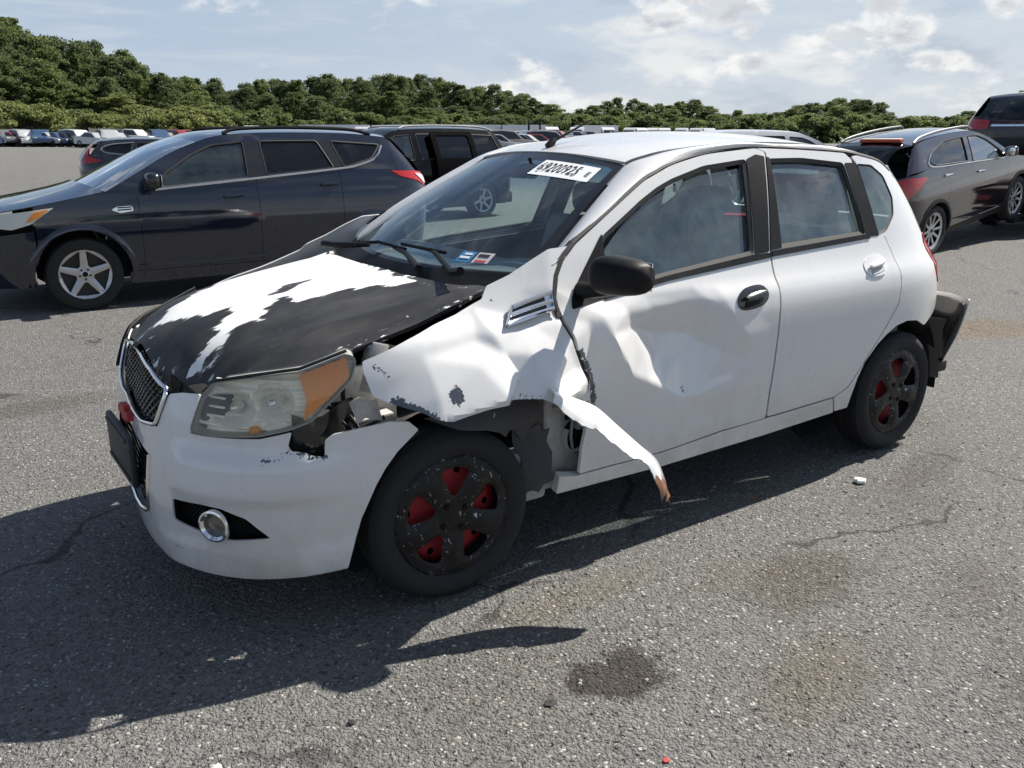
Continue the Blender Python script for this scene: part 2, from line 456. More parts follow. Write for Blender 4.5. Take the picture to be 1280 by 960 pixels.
def dent_field(pts, r=.0035):
    P = np.array(pts, float)
    T = delaunay(P[:, :2])
    tri = P[T]
    def lin(x, z):
        out = np.zeros(x.shape); best = np.full(x.shape, -1e9)
        for a, b, c in tri:
            d = (b[0] - a[0]) * (c[1] - a[1]) - (c[0] - a[0]) * (b[1] - a[1])
            if abs(d) < 1e-9: continue
            u = ((x - a[0]) * (c[1] - a[1]) - (c[0] - a[0]) * (z - a[1])) / d
            v = ((b[0] - a[0]) * (z - a[1]) - (x - a[0]) * (b[1] - a[1])) / d
            w = 1 - u - v
            m = np.minimum(np.minimum(u, v), w)
            k = (m >= -1e-6) & (m > best)
            out = np.where(k, w * a[2] + u * b[2] + v * c[2], out); best = np.where(k, m, best)
        return out
    offs = [(0, 0, 2)] + [(r * math.cos(t), r * math.sin(t), 1) for t in np.arange(8) * math.pi / 4] + [(2 * r * math.cos(t), 2 * r * math.sin(t), .6) for t in np.arange(8) * math.pi / 4 + .39]
    W = sum(o[2] for o in offs)
    def f(x, z):
        x = np.asarray(x, float); z = np.asarray(z, float) + 0 * x; x = x + 0 * z
        return sum(o[2] * lin(x + o[0], z + o[1]) for o in offs) / W
    return f


def delaunay(P):
    """plain Bowyer-Watson triangulation"""
    P = [tuple(p) for p in P]; n = len(P)
    Q = P + [(-50, -50), (50, -50), (0, 80)]
    T = [(n, n + 1, n + 2)]
    for i, p in enumerate(P):
        bad = []
        for t in T:
            (ax, ay), (bx, by), (cx, cy) = [Q[k] for k in t]
            d = 2 * (ax * (by - cy) + bx * (cy - ay) + cx * (ay - by))
            ux = ((ax * ax + ay * ay) * (by - cy) + (bx * bx + by * by) * (cy - ay) + (cx * cx + cy * cy) * (ay - by)) / d
            uy = ((ax * ax + ay * ay) * (cx - bx) + (bx * bx + by * by) * (ax - cx) + (cx * cx + cy * cy) * (bx - ax)) / d
            if (p[0] - ux) ** 2 + (p[1] - uy) ** 2 < (ax - ux) ** 2 + (ay - uy) ** 2: bad.append(t)
        E = {}
        for t in bad:
            for e in ((t[0], t[1]), (t[1], t[2]), (t[2], t[0])):
                k = tuple(sorted(e)); E[k] = E.get(k, 0) + 1
        T = [t for t in T if t not in bad] + [(e[0], e[1], i) for e, c in E.items() if c == 1]
    return [t for t in T if max(t) < n]


HERO = Ring(.84,
            ([.12, .18, .24, .32, .42, .55, .70, .80, .88, .95, 1.0, 1.1, 1.2, 1.3, 1.4, 1.5],
             [.09, .06, .04, .022, .008, 0, 0, .004, .018, .062, .086, .124, .162, .204, .250, .30]),
            ([.15, .20, .28, .40, .50, .58, .66, .74, .80, .88, 1.0], [.75, .775, .795, .80, .79, .775, .755, .728, .70, .64, .55]),
            ([.2, .4, .6, .8, .95, 1.1, 1.3, 1.42, 1.5], [.78, .83, .85, .84, .80, .72, .56, .44, .3]), -.05, 2.2, 2.8, 3.5,
            dent_field(DENT), .062)
_h = [(-.765, 0, .785), (-.70, 0, .845), (-.6, 0, .893), (-.45, 0, .935), (-.25, 0, .975), (0, 0, 1.01), (.13, 0, 1.025),
      (-.725, .28, .715), (-.68, .28, .80), (-.6, .28, .868), (-.4, .28, .93), (0, .28, 1.003), (.16, .28, 1.02),
      (-.665, .42, .74), (-.6, .48, .80), (-.45, .5, .87), (-.34, .5, .905), (-.06, .5, .955), (.24, .5, 1.005),
      (-.55, .58, .81), (-.34, .58, .885), (-.06, .58, .938), (.25, .58, .995),
      (-.40, .68, .835), (-.28, .68, .862), (-.06, .68, .915), (.2, .68, .985), (.3, .68, 1.0)]
_HZ = tps(_h + [(x, -y, z) for x, y, z in _h if y > 0])
def sag(x, y):
    """the far front corner sits lower since the crash"""
    return .045 * np.clip((y - .36) / .30, 0, 1) * np.clip((.35 - x) / .4, 0, 1)
def HOODZ(x, y): return _HZ(x, y) - sag(x, y)
# ------------------------------------------------------------------ the white wrecked hatchback
def attr_mask(t, name, nscale=(6., 30., 30.), amp=.03, w=.003, co=None):
    a = t.n('ShaderNodeAttribute', None, attribute_name=name).outputs['Fac']
    co = co or t.n('ShaderNodeTexCoord').outputs['Object']
    v = t.n('ShaderNodeVectorMath', {0: co, 1: nscale}, operation='MULTIPLY').outputs[0]
    n1 = t.noise(v, 1., 5, .56)
    s = t.math('ADD', a, t.math('MULTIPLY', t.math('SUBTRACT', n1, .5), amp))
    return t.step(s, w, -w)

def hood_material():
    m = bpy.data.materials.new('sprayed_hood_paint'); m.use_nodes = True; t = NT(m.node_tree)
    co = t.n('ShaderNodeTexCoord').outputs['Object']
    k = attr_mask(t, 'peel', (6., 26., 16.), .13, .003, co); halo = t.math('SUBTRACT', attr_mask(t, 'peel', (6., 26., 16.), .13, .012, co), t.math('MULTIPLY', k, .0), clamp=True)
    chips = t.step(t.noise(co, 46., 4, .6), .735, .75)
    edge = t.math('MULTIPLY', t.n('ShaderNodeAttribute', None, attribute_name='rim').outputs['Fac'], 1.)
    ch2 = t.math('MULTIPLY', t.step(t.noise(t.n('ShaderNodeVectorMath', {0: co, 1: (14, 34, 20)}, operation='MULTIPLY').outputs[0], 1., 5, .6), .60, .63), t.step(edge, .045, .01))
    k = t.math('MAXIMUM', k, t.math('MAXIMUM', t.math('MULTIPLY', chips, .9), ch2))
    dust = t.step(t.noise(t.n('ShaderNodeVectorMath', {0: co, 1: (2.2, 7, 5)}, operation='MULTIPLY').outputs[0], 1., 9, .7), .35, .8)
    blk = t.mix(dust, (.018, .018, .019), (.065, .063, .062))
    scr = t.step(t.noise(t.n('ShaderNodeVectorMath', {0: co, 1: (9, 60, 30)}, operation='MULTIPLY').outputs[0], 1., 6, .7), .66, .78)
    blk = t.mix(t.math('MULTIPLY', scr, .35), blk, (.22, .21, .20))
    blk = t.mix(t.math('MULTIPLY', halo, .55), blk, (.30, .30, .30))
    wht = t.mix(t.math('MULTIPLY', t.step(t.noise(co, 30., 6, .7), .5, .75), .35), (.78, .78, .77), (.45, .44, .43))
    cc = t.mix(k, blk, wht)
    p = t.n('ShaderNodeBsdfPrincipled', {'Base Color': cc, 'Roughness': t.math('ADD', .50, t.math('MULTIPLY', k, -.16)), 'Specular IOR Level': .32})
    b = t.n('ShaderNodeBump', {'Strength': .6, 'Distance': .0015, 'Height': t.math('SUBTRACT', t.math('MULTIPLY', t.noise(co, 160., 3, .6), .25), k)})
    t.t.links.new(b.outputs[0], p.inputs['Normal'])
    t.n('ShaderNodeOutputMaterial', {0: p.outputs[0]})
    return m

def white_material(plain=False):
    """worn white paint; 'chip' shows dark primer where the sheet has torn, 'rust' brown metal, 'grime' road film"""
    m = bpy.data.materials.new('white_plain_paint' if plain else 'worn_white_paint'); m.use_nodes = True; t = NT(m.node_tree)
    co = t.n('ShaderNodeTexCoord').outputs['Object']
    film = t.step(t.noise(co, 2.3, 8, .62), .38, .75)
    speck = t.step(t.noise(co, 190., 2, .5), .74, .78)
    c = t.mix(t.math('MULTIPLY', film, .22), (.72, .72, .715), (.54, .525, .50))
    z = t.n('ShaderNodeSeparateXYZ', {0: co}).outputs[2]
    run = t.step(t.noise(t.n('ShaderNodeVectorMath', {0: co, 1: (26, 8, 2.2)}, operation='MULTIPLY').outputs[0], 1., 5, .65), .52, .78)
    c = t.mix(t.math('MULTIPLY', run, .12), c, (.36, .34, .31))
    scuff = t.math('MULTIPLY', t.step(t.noise(t.n('ShaderNodeVectorMath', {0: co, 1: (9, 30, 60)}, operation='MULTIPLY').outputs[0], 1., 5, .7), .66, .72), t.step(t.noise(co, 3.3, 3), .5, .62))
    c = t.mix(t.math('MULTIPLY', scuff, .35), c, (.30, .29, .28))
    low = t.math('MULTIPLY', t.step(z, .55, .18), t.step(t.noise(co, 5., 8, .7), .3, .75))
    c = t.mix(t.math('MULTIPLY', low, .8), c, (.42, .39, .35))
    c = t.mix(t.math('MULTIPLY', speck, .35), c, (.25, .23, .21))
    r = 0.
    if not plain:
        k = attr_mask(t, 'chip', (95., 95., 95.), .05, .002, co)
        c = t.mix(k, c, t.mix(t.noise(co, 150., 3, .6), (.012, .016, .026), (.06, .075, .10)))
        r = attr_mask(t, 'rust', (40., 40., 40.), .05, .006, co)
        c = t.mix(r, c, t.mix(t.noise(co, 60., 5, .6), (.09, .025, .01), (.32, .14, .05)))
    p = t.n('ShaderNodeBsdfPrincipled', {'Base Color': c, 'Roughness': t.math('ADD', .26, t.math('MULTIPLY', t.math('MAXIMUM', film, r), .2)), 'Coat Weight': .9, 'Coat Roughness': .045, 'Specular IOR Level': .5})
    b = t.n('ShaderNodeBump', {'Strength': .05, 'Distance': .002, 'Height': t.noise(co, 14., 3, .5)})
    t.t.links.new(b.outputs[0], p.inputs['Normal'])
    t.n('ShaderNodeOutputMaterial', {0: p.outputs[0]})
    return m

M_hood = hood_material(); M_white = white_material(); M_whitepl = white_material(True)
M_trim = mat('matte_black_trim', (.008, .008, .009), .45, spec=.14, dirt=.12, dirt_col=(.10, .095, .09))
M_gloss = mat('gloss_black_plastic', (.012, .012, .013), .2, coat=.4)
M_rubber = mat('black_rubber', (.014, .014, .014), .7)
M_chrome = mat('chrome', (.78, .79, .80), .12, 1.)
M_dark = mat('dark_void', (.008, .008, .009), .9)
M_liner = mat('torn_liner_plastic', (.045, .047, .055), .65, dirt=.8, dirt_col=(.12, .11, .10), bump=.3, bump_scale=25)
M_metal = mat('bare_grey_metal', (.30, .30, .29), .5, .4, dirt=.7, dirt_col=(.10, .085, .07))
M_primer = mat('dusty_white_inner_metal', (.46, .455, .44), .55, dirt=.9, dirt_col=(.16, .14, .12))
M_tyre = mat('tyre_rubber', (.011, .011, .012), .75, dirt=.5, dirt_col=(.045, .043, .04), bump=.25, bump_scale=90)
M_red = mat('red_sprayed_steel', (.42, .022, .028), .5, dirt=.35, dirt_col=(.10, .02, .02))
M_cloth = mat('grey_seat_cloth', (.20, .205, .21), .9, vary=.25, bump=.2, bump_scale=200)
M_dash = mat('grey_dash_plastic', (.16, .165, .165), .7, vary=.1)
M_tan = mat('light_trim_plastic', (.36, .36, .34), .7, vary=.1)
M_glass = glass_mat('car_glass', (.82, .94, .92), 2.0, .34, dcol=(.33, .43, .43)); M_glass_far = glass_mat('far_side_glass', (.82, .94, .92), 1.2, .06)  # car_glass: teal dust, partly standing in for reflected sky
M_wsglass = glass_mat('windscreen_glass', (.60, .74, .80), 1.25, .04)
M_tint = glass_mat('side_glass', (.60, .78, .77), 2.4, .40, dcol=(.24, .32, .325))  # dust tinted teal, partly painting in the cloud reflection on this pane
M_lens = glass_mat('lamp_lens', (1.0, .98, .90), 1.2, .16, dcol=(.66, .63, .50))
M_amber = mat('amber_lens', (.78, .24, .012), .3, coat=.4, dirt=.1)
M_silver = mat('lamp_reflector', (.90, .88, .82), .30, .0, coat=.5)
M_redlens = mat('red_lens', (.42, .012, .012), .2, coat=.6)
M_white_print = mat('white_sticker', (.82, .82, .82), .6)
M_black_print = mat('black_print', (.02, .02, .02), .6)

hero = empty('hatchback_car', (0, 0, 0), label='wrecked white hatchback with peeling black hood, crumpled fender and red-black wheels', cat='car')
far1 = lambda a, b: np.full(np.shape(a), 1.)
NOCHIP = {'chip': far1, 'rust': far1}

def ringmap(side=-1, off=0.):
    return lambda q, z: HERO.pt(q, z, side, off)
def sidepanel(name, outline, m, holes=(), r=.012, both=True, off=0., solid=.012, attrs=None, left=True, step=.035, parent=None, label=None, hr=.02, sharp=38):
    o = None
    at = NOCHIP if m is M_white else None
    if left: o = panel(name, rnd(outline, r), ringmap(-1, off), m, parent or hero, [rnd(h, hr) for h in holes], step, solid, attrs=(attrs or at), label=label, sharp=sharp)
    if both: panel(name, rnd(outline, r), ringmap(1, off), m, parent or hero, [rnd(h, hr) for h in holes], step, solid, flip=True, attrs=at)
    return o

# --- doors
FD = [(2.043, .903), (2.04, .963), (2.066, 1.031), (2.099, 1.072), (2.169, 1.125), (2.345, 1.218), (2.536, 1.317), (2.71, 1.375), (2.904, 1.411), (3.205, 1.432), (3.258, 1.416),
      (3.143, 1.013), (3.132, .942), (3.118, .756), (3.112, .623), (3.106, .471), (3.108, .356), (2.846, .350), (2.521, .333), (2.116, .335), (2.113, .44), (2.135, .564), (2.125, .703), (2.078, .793)]
FDW = [(2.10, .928), (2.296, 1.147), (2.509, 1.257), (2.606, 1.299), (2.686, 1.325), (2.877, 1.369), (3.131, 1.391), (3.050, 1.025), (2.562, .984), (2.225, .943)]
RD = [(3.215, 1.432), (3.482, 1.424), (3.790, 1.408), (3.838, 1.377), (3.825, 1.054), (3.989, 1.043), (4.012, .975), (4.006, .87), (3.985, .753), (3.901, .665), (3.775, .547), (3.657, .405), (3.571, .370),
      (3.118, .360), (3.116, .469), (3.122, .621), (3.128, .755), (3.142, .941), (3.153, 1.012), (3.268, 1.416)]
RDW = [(3.268, 1.391), (3.481, 1.391), (3.764, 1.367), (3.802, 1.057), (3.208, 1.038)]
def tear(q, z): return seg_dist(q, z, [(2.085, .79), (2.135, .70), (2.15, .60)], False) - .012
def chipspot(q, z):
    d = np.hypot(q - 2.61, z - .565) - .008
    return np.minimum(d, tear(q, z))
fd = sidepanel('front_door', FD, M_white, [FDW], attrs={'chip': chipspot, 'rust': far1}, step=.0125, both=False, sharp=17, label='dented white front door with a deep fold')
panel('front_door', rnd(FD, .012), ringmap(1), M_white, hero, [rnd(FDW, .02)], .05, .012, flip=True, attrs=NOCHIP)
rd = sidepanel('rear_door', RD, M_white, [RDW])
def seal(win, name, par, w=.016, off=.001, side=-1, m=M_rubber):
    """rubber frame round a window opening"""
    L = resample(rnd(win, .02), .04); c = np.mean(L, 0)
    inn = []
    n = len(L); A = np.array(L)
    for i in range(n):
        d = A[(i + 1) % n] - A[i - 1]; nn = np.array([-d[1], d[0]]) / max(np.linalg.norm(d), 1e-9)
        if not inside(*(np.array([v]) for v in A[i] + nn * .006), A)[0]: nn = -nn
        inn.append(A[i] + nn * w)
    rows = []
    for k, (q, z) in ((0, (A[:, 0], A[:, 1])), (1, (np.array(inn)[:, 0], np.array(inn)[:, 1]))):
        rows.append(HERO.pt(q, z, side, off if k == 0 else -.006))
    loft(name, rows, m, par, closed=True, solid=.006, flip=side < 0)
for sd in (-1, 1):
    seal(FDW, 'window_seal', hero, .018, side=sd); seal(RDW, 'window_seal', hero, .018, side=sd)
# belt mouldings and black pillar covers
BELTF = [(2.24, .940), (2.562, .974), (3.145, 1.012), (3.15, 1.03), (3.05, 1.03), (2.562, .992), (2.24, .956)]
BELTR = [(3.15, 1.014), (3.80, 1.042), (3.835, 1.042), (3.828, 1.062), (3.80, 1.062), (3.16, 1.036)]
for nm, pl in (('belt_moulding', BELTF), ('belt_moulding', BELTR)): sidepanel(nm, pl, M_trim, r=.004, off=.006, solid=.010)
sidepanel('pillar_cover', [(3.132, 1.39), (3.195, 1.408), (3.245, 1.40), (3.141, 1.033), (3.055, 1.03)], M_trim, r=.006, off=.003, solid=.004)
sidepanel('pillar_cover', [(3.258, 1.40), (3.278, 1.392), (3.222, 1.042), (3.152, 1.037)], M_trim, r=.006, off=.003, solid=.004)
sidepanel('pillar_cover', [(3.772, 1.366), (3.872, 1.364), (3.93, 1.05), (3.832, 1.05), (3.80, 1.07)], M_trim, r=.008, off=.003, solid=.004)
sidepanel('mirror_sail', [(2.088, .925), (2.10, .96), (2.292, 1.155), (2.282, 1.076), (2.245, .945)], M_trim, r=.01, off=.005, solid=.012)
# side glass: the driver's pane is part way down
gtop = [(2.445, 1.191), (2.571, 1.255), (2.671, 1.29), (2.859, 1.331), (3.119, 1.356)]
FG = [(2.10, .90), (2.30, 1.09), (2.40, 1.165)] + gtop + [(3.125, 1.33), (3.06, .98), (2.56, .94)]
panel('door_glass', rnd(FG, .01), ringmap(-1, -.022), M_tint, hero, step=.06, solid=0)
panel('door_glass', rnd(FDW, .01), ringmap(1, -.022), M_glass_far, hero, step=.06, solid=0, flip=True)
for sd in (-1, 1): panel('door_glass', rnd(RDW, .01), ringmap(sd, -.018), M_glass if sd < 0 else M_glass_far, hero, step=.06, solid=0, flip=sd > 0)
QG = [(3.887, 1.361), (4.06, 1.354), (4.171, 1.306), (4.195, 1.211), (4.142, 1.130), (4.02, 1.065), (3.934, 1.052)]
sidepanel('quarter_glass', QG, M_glass, r=.03, off=-.004, solid=0)
for sd in (-1, 1): seal(QG, 'window_seal', hero, .012, side=sd)

# --- quarter panel, sill
QP = [(3.852, 1.392), (3.99, 1.402), (4.17, 1.372), (4.33, 1.325), (4.42, 1.25), (4.47, 1.13), (4.475, 1.03), (4.42, .99), (4.41, .86), (4.44, .80), (4.50, .76), (4.50, .70),
      (4.40, .655), (4.285, .612), (4.19, .648), (4.09, .658), (3.99, .645), (3.916, .618), (3.83, .575), (3.75, .505), (3.715, .43), (3.70, .36), (3.693, .292), (3.60, .292), (3.57, .363), (3.663, .400), (3.78, .543), (3.907, .66), (3.992, .75), (4.013, .87), (4.019, .975),
      (3.996, 1.043), (3.94, 1.045), (3.935, 1.05), (3.89, 1.36)]
sidepanel('quarter_panel', QP, M_white, [[(a, b) for a, b in QG]], r=.006, solid=.008)
SILL = [(2.03, .274), (2.548, .262), (3.141, .270), (3.60, .285), (3.595, .292), (3.566, .360), (3.118, .350), (2.846, .342), (2.521, .325), (2.114, .327), (2.03, .345)]
sidepanel('sill', SILL, M_white, r=.004, off=-.004, solid=.03)

# --- left fender, torn and pushed out, and the sound right one
FN = [(1.262, .862), (1.435, .904), (1.653, .950), (1.765, .985), (1.79, 1.022), (1.881, 1.048), (2.05, 1.118), (2.150, 1.122), (2.098, 1.072), (2.062, 1.032), (2.028, .94), (2.026, .887), (2.056, .800), (2.100, .711), (2.140, .61),
      (2.05, .615), (1.985, .628), (1.930, .652), (1.877, .680), (1.81, .684), (1.74, .686), (1.672, .684), (1.60, .672), (1.553, .662), (1.52, .668), (1.49, .676), (1.445, .700), (1.358, .731), (1.287, .76), (1.262, .832)]
def fchip(q, z):
    d = np.minimum(np.hypot((q - 1.575) / 1.0, (z - .735) / 1.0) - .026, seg_dist(q, z, [(1.36, .735), (1.44, .70), (1.50, .655)], False) - .018)
    d = np.minimum(d, seg_dist(q, z, [(1.80, .690), (1.88, .683)], False) - .003)
    d = np.minimum(d, seg_dist(q, z, [(1.30, .845), (1.345, .815)], False) - .003)
    return np.minimum(d, np.hypot(q - 1.80, z - .975) - .004)
panel('front_fender', rnd(FN, .008), ringmap(-1), M_white, hero, step=.0125, solid=.004, attrs={'chip': fchip, 'rust': far1}, sharp=17, label='crumpled torn white front fender')
arch = [(1.6208 + .345 * math.cos(a), .285 + .345 * math.sin(a)) for a in np.radians(np.linspace(5, 112, 16))]
FR = [(1.267, .875), (1.428, .926), (1.632, .973), (1.749, 1.004), (1.779, 1.027), (1.87, 1.052), (2.045, 1.118), (2.150, 1.122), (2.088, 1.072), (2.055, 1.032), (2.028, .96), (2.03, .887), (2.062, .798), (2.105, .711), (2.11, .30), (1.99, .29)] + arch + [(1.43, .64), (1.36, .70), (1.26, .79)]
def rfm(q, z):
    P = HERO.pt(q, z, 1); P[:, 2] -= sag(P[:, 0], P[:, 1]) * np.clip((z - .6) / .2, 0, 1); return P
panel('front_fender', rnd(FR, .01), rfm, M_white, hero, step=.05, solid=.006, flip=True, attrs=NOCHIP)
# the wheel-arch lip has torn loose: a white band hanging outwards, rusty at its end
LIPU = [(0.279, -0.93, 0.717), (0.327, -0.935, 0.689), (0.379, -0.945, 0.664), (0.444, -0.965, 0.63), (0.508, -1.0, 0.564), (0.562, -1.05, 0.501), (0.589, -1.1, 0.463), (0.59, -1.14, 0.415), (0.581, -1.18, 0.36)]
eu = np.array(smoothline(LIPU, 5)); tg = np.gradient(eu, axis=0); tg /= np.linalg.norm(tg[:, [0, 2]], axis=1)[:, None]
d3_ = tg / np.linalg.norm(tg, axis=1)[:, None]; w3 = np.cross(d3_, np.array([.50, -.66, .56])); w3 /= np.linalg.norm(w3, axis=1)[:, None]; w3 *= -1 if w3[5, 2] > 0 else 1
el_ = eu + w3 * np.interp(np.linspace(0, 1, len(eu)), [0, .2, .5, .8, 1], [.06, .105, .125, .110, .07])[:, None]
rows = []
for i, (a, b) in enumerate(zip(eu, el_)):
    k = i / (len(eu) - 1); d = b - a; jag = .002 * math.sin(i * 2.1) + .002 * math.sin(i * 5.3)
    rows.append([a + d * (u + (jag / .07 if u > .9 else 0)) + np.array([.006, -.008, .008]) * math.sin(math.pi * u ** 1.4) for u in np.linspace(0, 1, 9)])
rows[-1] = [p + np.array([.004 * (-1) ** j, 0, -.014 * (j % 3)]) for j, p in enumerate(rows[-1])]
V, F = grid(rows); me = mesh('torn_arch_lip', V, F, True, 50)
for an, f in (('chip', lambda i, u: (8 - u) * .011 + .008), ('rust', lambda i, u: (.90 - i) * .35 + .012 * math.cos(u * 3))):
    at = me.attributes.new(an, 'FLOAT', 'POINT')
    at.data.foreach_set('value', np.array([f(i / (len(rows) - 1), j) for i in range(len(rows)) for j in range(9)], dtype=np.float32))
me.materials.append(M_white)
put('torn_arch_lip', me, None, hero, .004, label='white torn wheel-arch lip hanging loose with rusty end')
# crushed edge of the door shut behind the fender
rows = []
for i, (x, z) in enumerate(smoothline([(.475, .775), (.515, .70), (.545, .62), (.548, .56), (.535, .50)], 5)):
    rows.append([(x - .035 + .02 * u + .006 * math.sin(i * 1.9 + u * 5), -.80 - .035 * math.sin(u * 3.1) - .012 * math.sin(i * 1.3 + u * 7), z + .01 * math.sin(i + u * 4)) for u in np.linspace(0, 3, 10)])
loft('crushed_hinge_flange', rows, M_primer, hero, solid=.003)

# --- hood
HE = [(-.735, 0), (-.735, -.16), (-.722, -.30), (-.690, -.39), (-.664, -.43), (-.615, -.50), (-.57, -.564), (-.49, -.632), (-.381, -.668), (-.297, -.676), (-.058, -.677), (.1, -.668), (.205, -.645), (.243, -.618)]
HR = [(.243, -.618), (.162, -.482), (.09, -.30), (.07, -.14), (.065, 0)]
HO = HE + HR[1:]; HOOD = HO + [(x, -y) for x, y in HO[-2:0:-1]]
P1 = [(-.70, .04), (-.60, .10), (-.45, .24), (-.30, .44), (-.12, .60), (.10, .64), (.20, .58), (.12, .30), (.09, .10), (.05, -.10), (.06, -.29), (.12, -.43), (.045, -.40), (-.10, -.335), (-.20, -.325), (-.28, -.29), (-.31, -.20), (-.40, -.28), (-.43, -.345), (-.49, -.315), (-.57, -.355), (-.645, -.385), (-.66, -.34),
      (-.585, -.30), (-.50, -.24), (-.46, -.17), (-.54, -.155), (-.60, -.07)]
P2 = [(-.36, -.16), (-.26, -.10), (-.16, -.12), (-.27, -.16)]
def peel(x, y):
    d = seg_dist(x, y, P1); d = np.where(inside(x, y, P1), -d, d)
    e = seg_dist(x, y, P2); e = np.where(inside(x, y, P2), e, -e)
    d = np.maximum(d, e)
    rimr = np.where(y > .56, .66 - y, .2)      # bare far edge
    f = seg_dist(x, y, [(-.36, .60), (.02, .665)], False) - .02
    return np.minimum(d, f)
def crease(x, y):      # the hood's shoulder folds
    s = np.clip((x + .75) / 1.0, 0, 1); yc = .42 + .17 * s ** .6
    return .008 * np.exp(-((np.abs(y) - yc) / .03) ** 2) * np.clip((x + .70) / .2, 0, 1)
panel('hood', rnd(HOOD, .008), lambda x, y: np.stack([x, y, HOODZ(x, y) + crease(x, y)], -1), M_hood, hero, step=.022, solid=.014,
      attrs={'peel': peel, 'rim': lambda x, y: seg_dist(x, y, HOOD)}, label='black sprayed hood with white paint peeling through')

# --- cowl, windscreen
def ws(u, t):
    """u -1..1 across, t 0 foot .. 1 header"""
    u = np.asarray(u, float); t = np.asarray(t, float)
    b = np.stack([.175 + .185 * np.abs(u) ** 2.2, .685 * u, .985 + .018 * u * u], -1)
    h = np.stack([.915 + .04 * u * u, .487 * u, 1.412 - .040 * u * u], -1)
    n = np.array([-.55, 0, .83]); k = (.02 * np.sin(np.pi * t) * (1 - .3 * u * u))[..., None]
    return b + (h - b) * t[..., None] + n * k
uu, tt = np.meshgrid(np.linspace(-1, 1, 41), np.linspace(0, 1, 21))
G = ws(uu, tt); V, F = grid(G)
wsm = mesh('windscreen', V, [f[::-1] for f in F], True, 0)
at = wsm.attributes.new('edge', 'FLOAT', 'POINT')
at.data.foreach_set('value', np.minimum(np.minimum((1 - abs(uu)) * .58, (1 - tt) * .72), tt * .72 - .02 + .0 * uu).ravel().astype(np.float32))
def frit_glass():
    m = bpy.data.materials.new('windscreen_pane'); m.use_nodes = True; t = NT(m.node_tree)
    e = t.n('ShaderNodeAttribute', None, attribute_name='edge').outputs['Fac']
    co = t.n('ShaderNodeTexCoord').outputs['Object']
    band = t.step(e, .040, .032)
    zz = t.n('ShaderNodeSeparateXYZ', {0: co}).outputs[2]
    tint = t.mix(t.step(zz, 1.24, 1.37), (.78, .90, .92), (.12, .26, .46))
    tr = t.n('ShaderNodeBsdfTransparent', {0: tint}); gl = t.n('ShaderNodeBsdfGlossy', {0: (.9, .96, 1, 1), 'Roughness': .0})
    a = t.n('ShaderNodeMixShader', {0: t.math('MULTIPLY', pane_fresnel(t), 1.1, clamp=True), 1: tr.outputs[0], 2: gl.outputs[0]})
    d = t.n('ShaderNodeBsdfDiffuse', {0: (.40, .44, .46, 1)})
    a = t.n('ShaderNodeMixShader', {0: t.math('MULTIPLY', t.step(t.noise(co, 3., 8, .7), .2, .8), .05), 1: a.outputs[0], 2: d.outputs[0]})
    k = t.n('ShaderNodeBsdfPrincipled', {'Base Color': (.012, .012, .014, 1), 'Roughness': .12})
    s = t.n('ShaderNodeMixShader', {0: band, 1: a.outputs[0], 2: k.outputs[0]})
    t.n('ShaderNodeOutputMaterial', {0: s.outputs[0]}); return m
wsm.materials.append(frit_glass()); wscreen = put('windscreen', wsm, None, hero)
# sticker with lot number, and two small inspection stickers
def on_ws(name, u0, u1, t0, t1, m, lift=.003, n=6, sk=0.):
    a, b = np.meshgrid(np.linspace(u0, u1, n), np.linspace(t0, t1, 3)); b = b + sk * (a - u0)
    g = ws(a, b) + np.array([-.55, 0, .83]) * lift
    V, F = grid(g); return put(name, mesh(name, V, [f[::-1] for f in F]), m, wscreen)
on_ws('lot_sticker', -.85, -.25, .790, .925, M_white_print, sk=.0)
def text_on(body, size, u, t, m, parent, lift, name, squash=1., rot=0.):
    cu = bpy.data.curves.new(name, 'FONT'); cu.body = body; cu.size = size; cu.align_x = 'CENTER'; cu.align_y = 'CENTER'; cu.extrude = .0004; cu.offset = -.0003; cu.space_character = 1.08
    o = bpy.data.objects.new(name, cu); cu.materials.append(m)
    p = Vector(ws(u, t)); ex = (Vector(ws(u - .05, t)) - p).normalized(); ey = (Vector(ws(u, t + .05)) - p); ey = (ey - ex * ey.dot(ex)).normalized(); ez = ex.cross(ey)
    p = p + ez * lift
    tmp = o; dg = bpy.context.evaluated_depsgraph_get(); me = bpy.data.meshes.new_from_object(tmp.evaluated_get(dg) if False else tmp); o = bpy.data.objects.new(name, me); bpy.data.objects.remove(tmp); bpy.data.curves.remove(cu)
    if not me.materials: me.materials.append(m)
    o.matrix_world = Matrix(((ex.x * squash, ey.x, ez.x, p.x), (ex.y * squash, ey.y, ez.y, p.y), (ex.z * squash, ey.z, ez.z, p.z), (0, 0, 0, 1)))
    return link(o, parent)
text_on('69200925', .092, -.500, .860, M_black_print, wscreen, .0042, 'lot_number', .555)
text_on('E', .046, -.795, .850, M_black_print, wscreen, .0042, 'lot_letter', .85)
M_blue_st = mat('blue_sticker', (.05, .22, .42), .5); M_pink_st = mat('pale_sticker', (.55, .50, .50), .5); M_redst = mat('red_print', (.5, .04, .05), .5)
on_ws('inspection_sticker', -.60, -.50, .115, .185, M_blue_st); on_ws('inspection_sticker', -.72, -.615, .115, .185, M_pink_st)
on_ws('sticker_stripe', -.585, -.515, .135, .150, M_white_print, .005); on_ws('sticker_stripe', -.585, -.53, .16, .172, M_white_print, .005)
on_ws('sticker_stripe', -.705, -.635, .120, .132, M_redst, .005); on_ws('sticker_stripe', -.70, -.63, .155, .172, M_black_print, .005)
rows = []
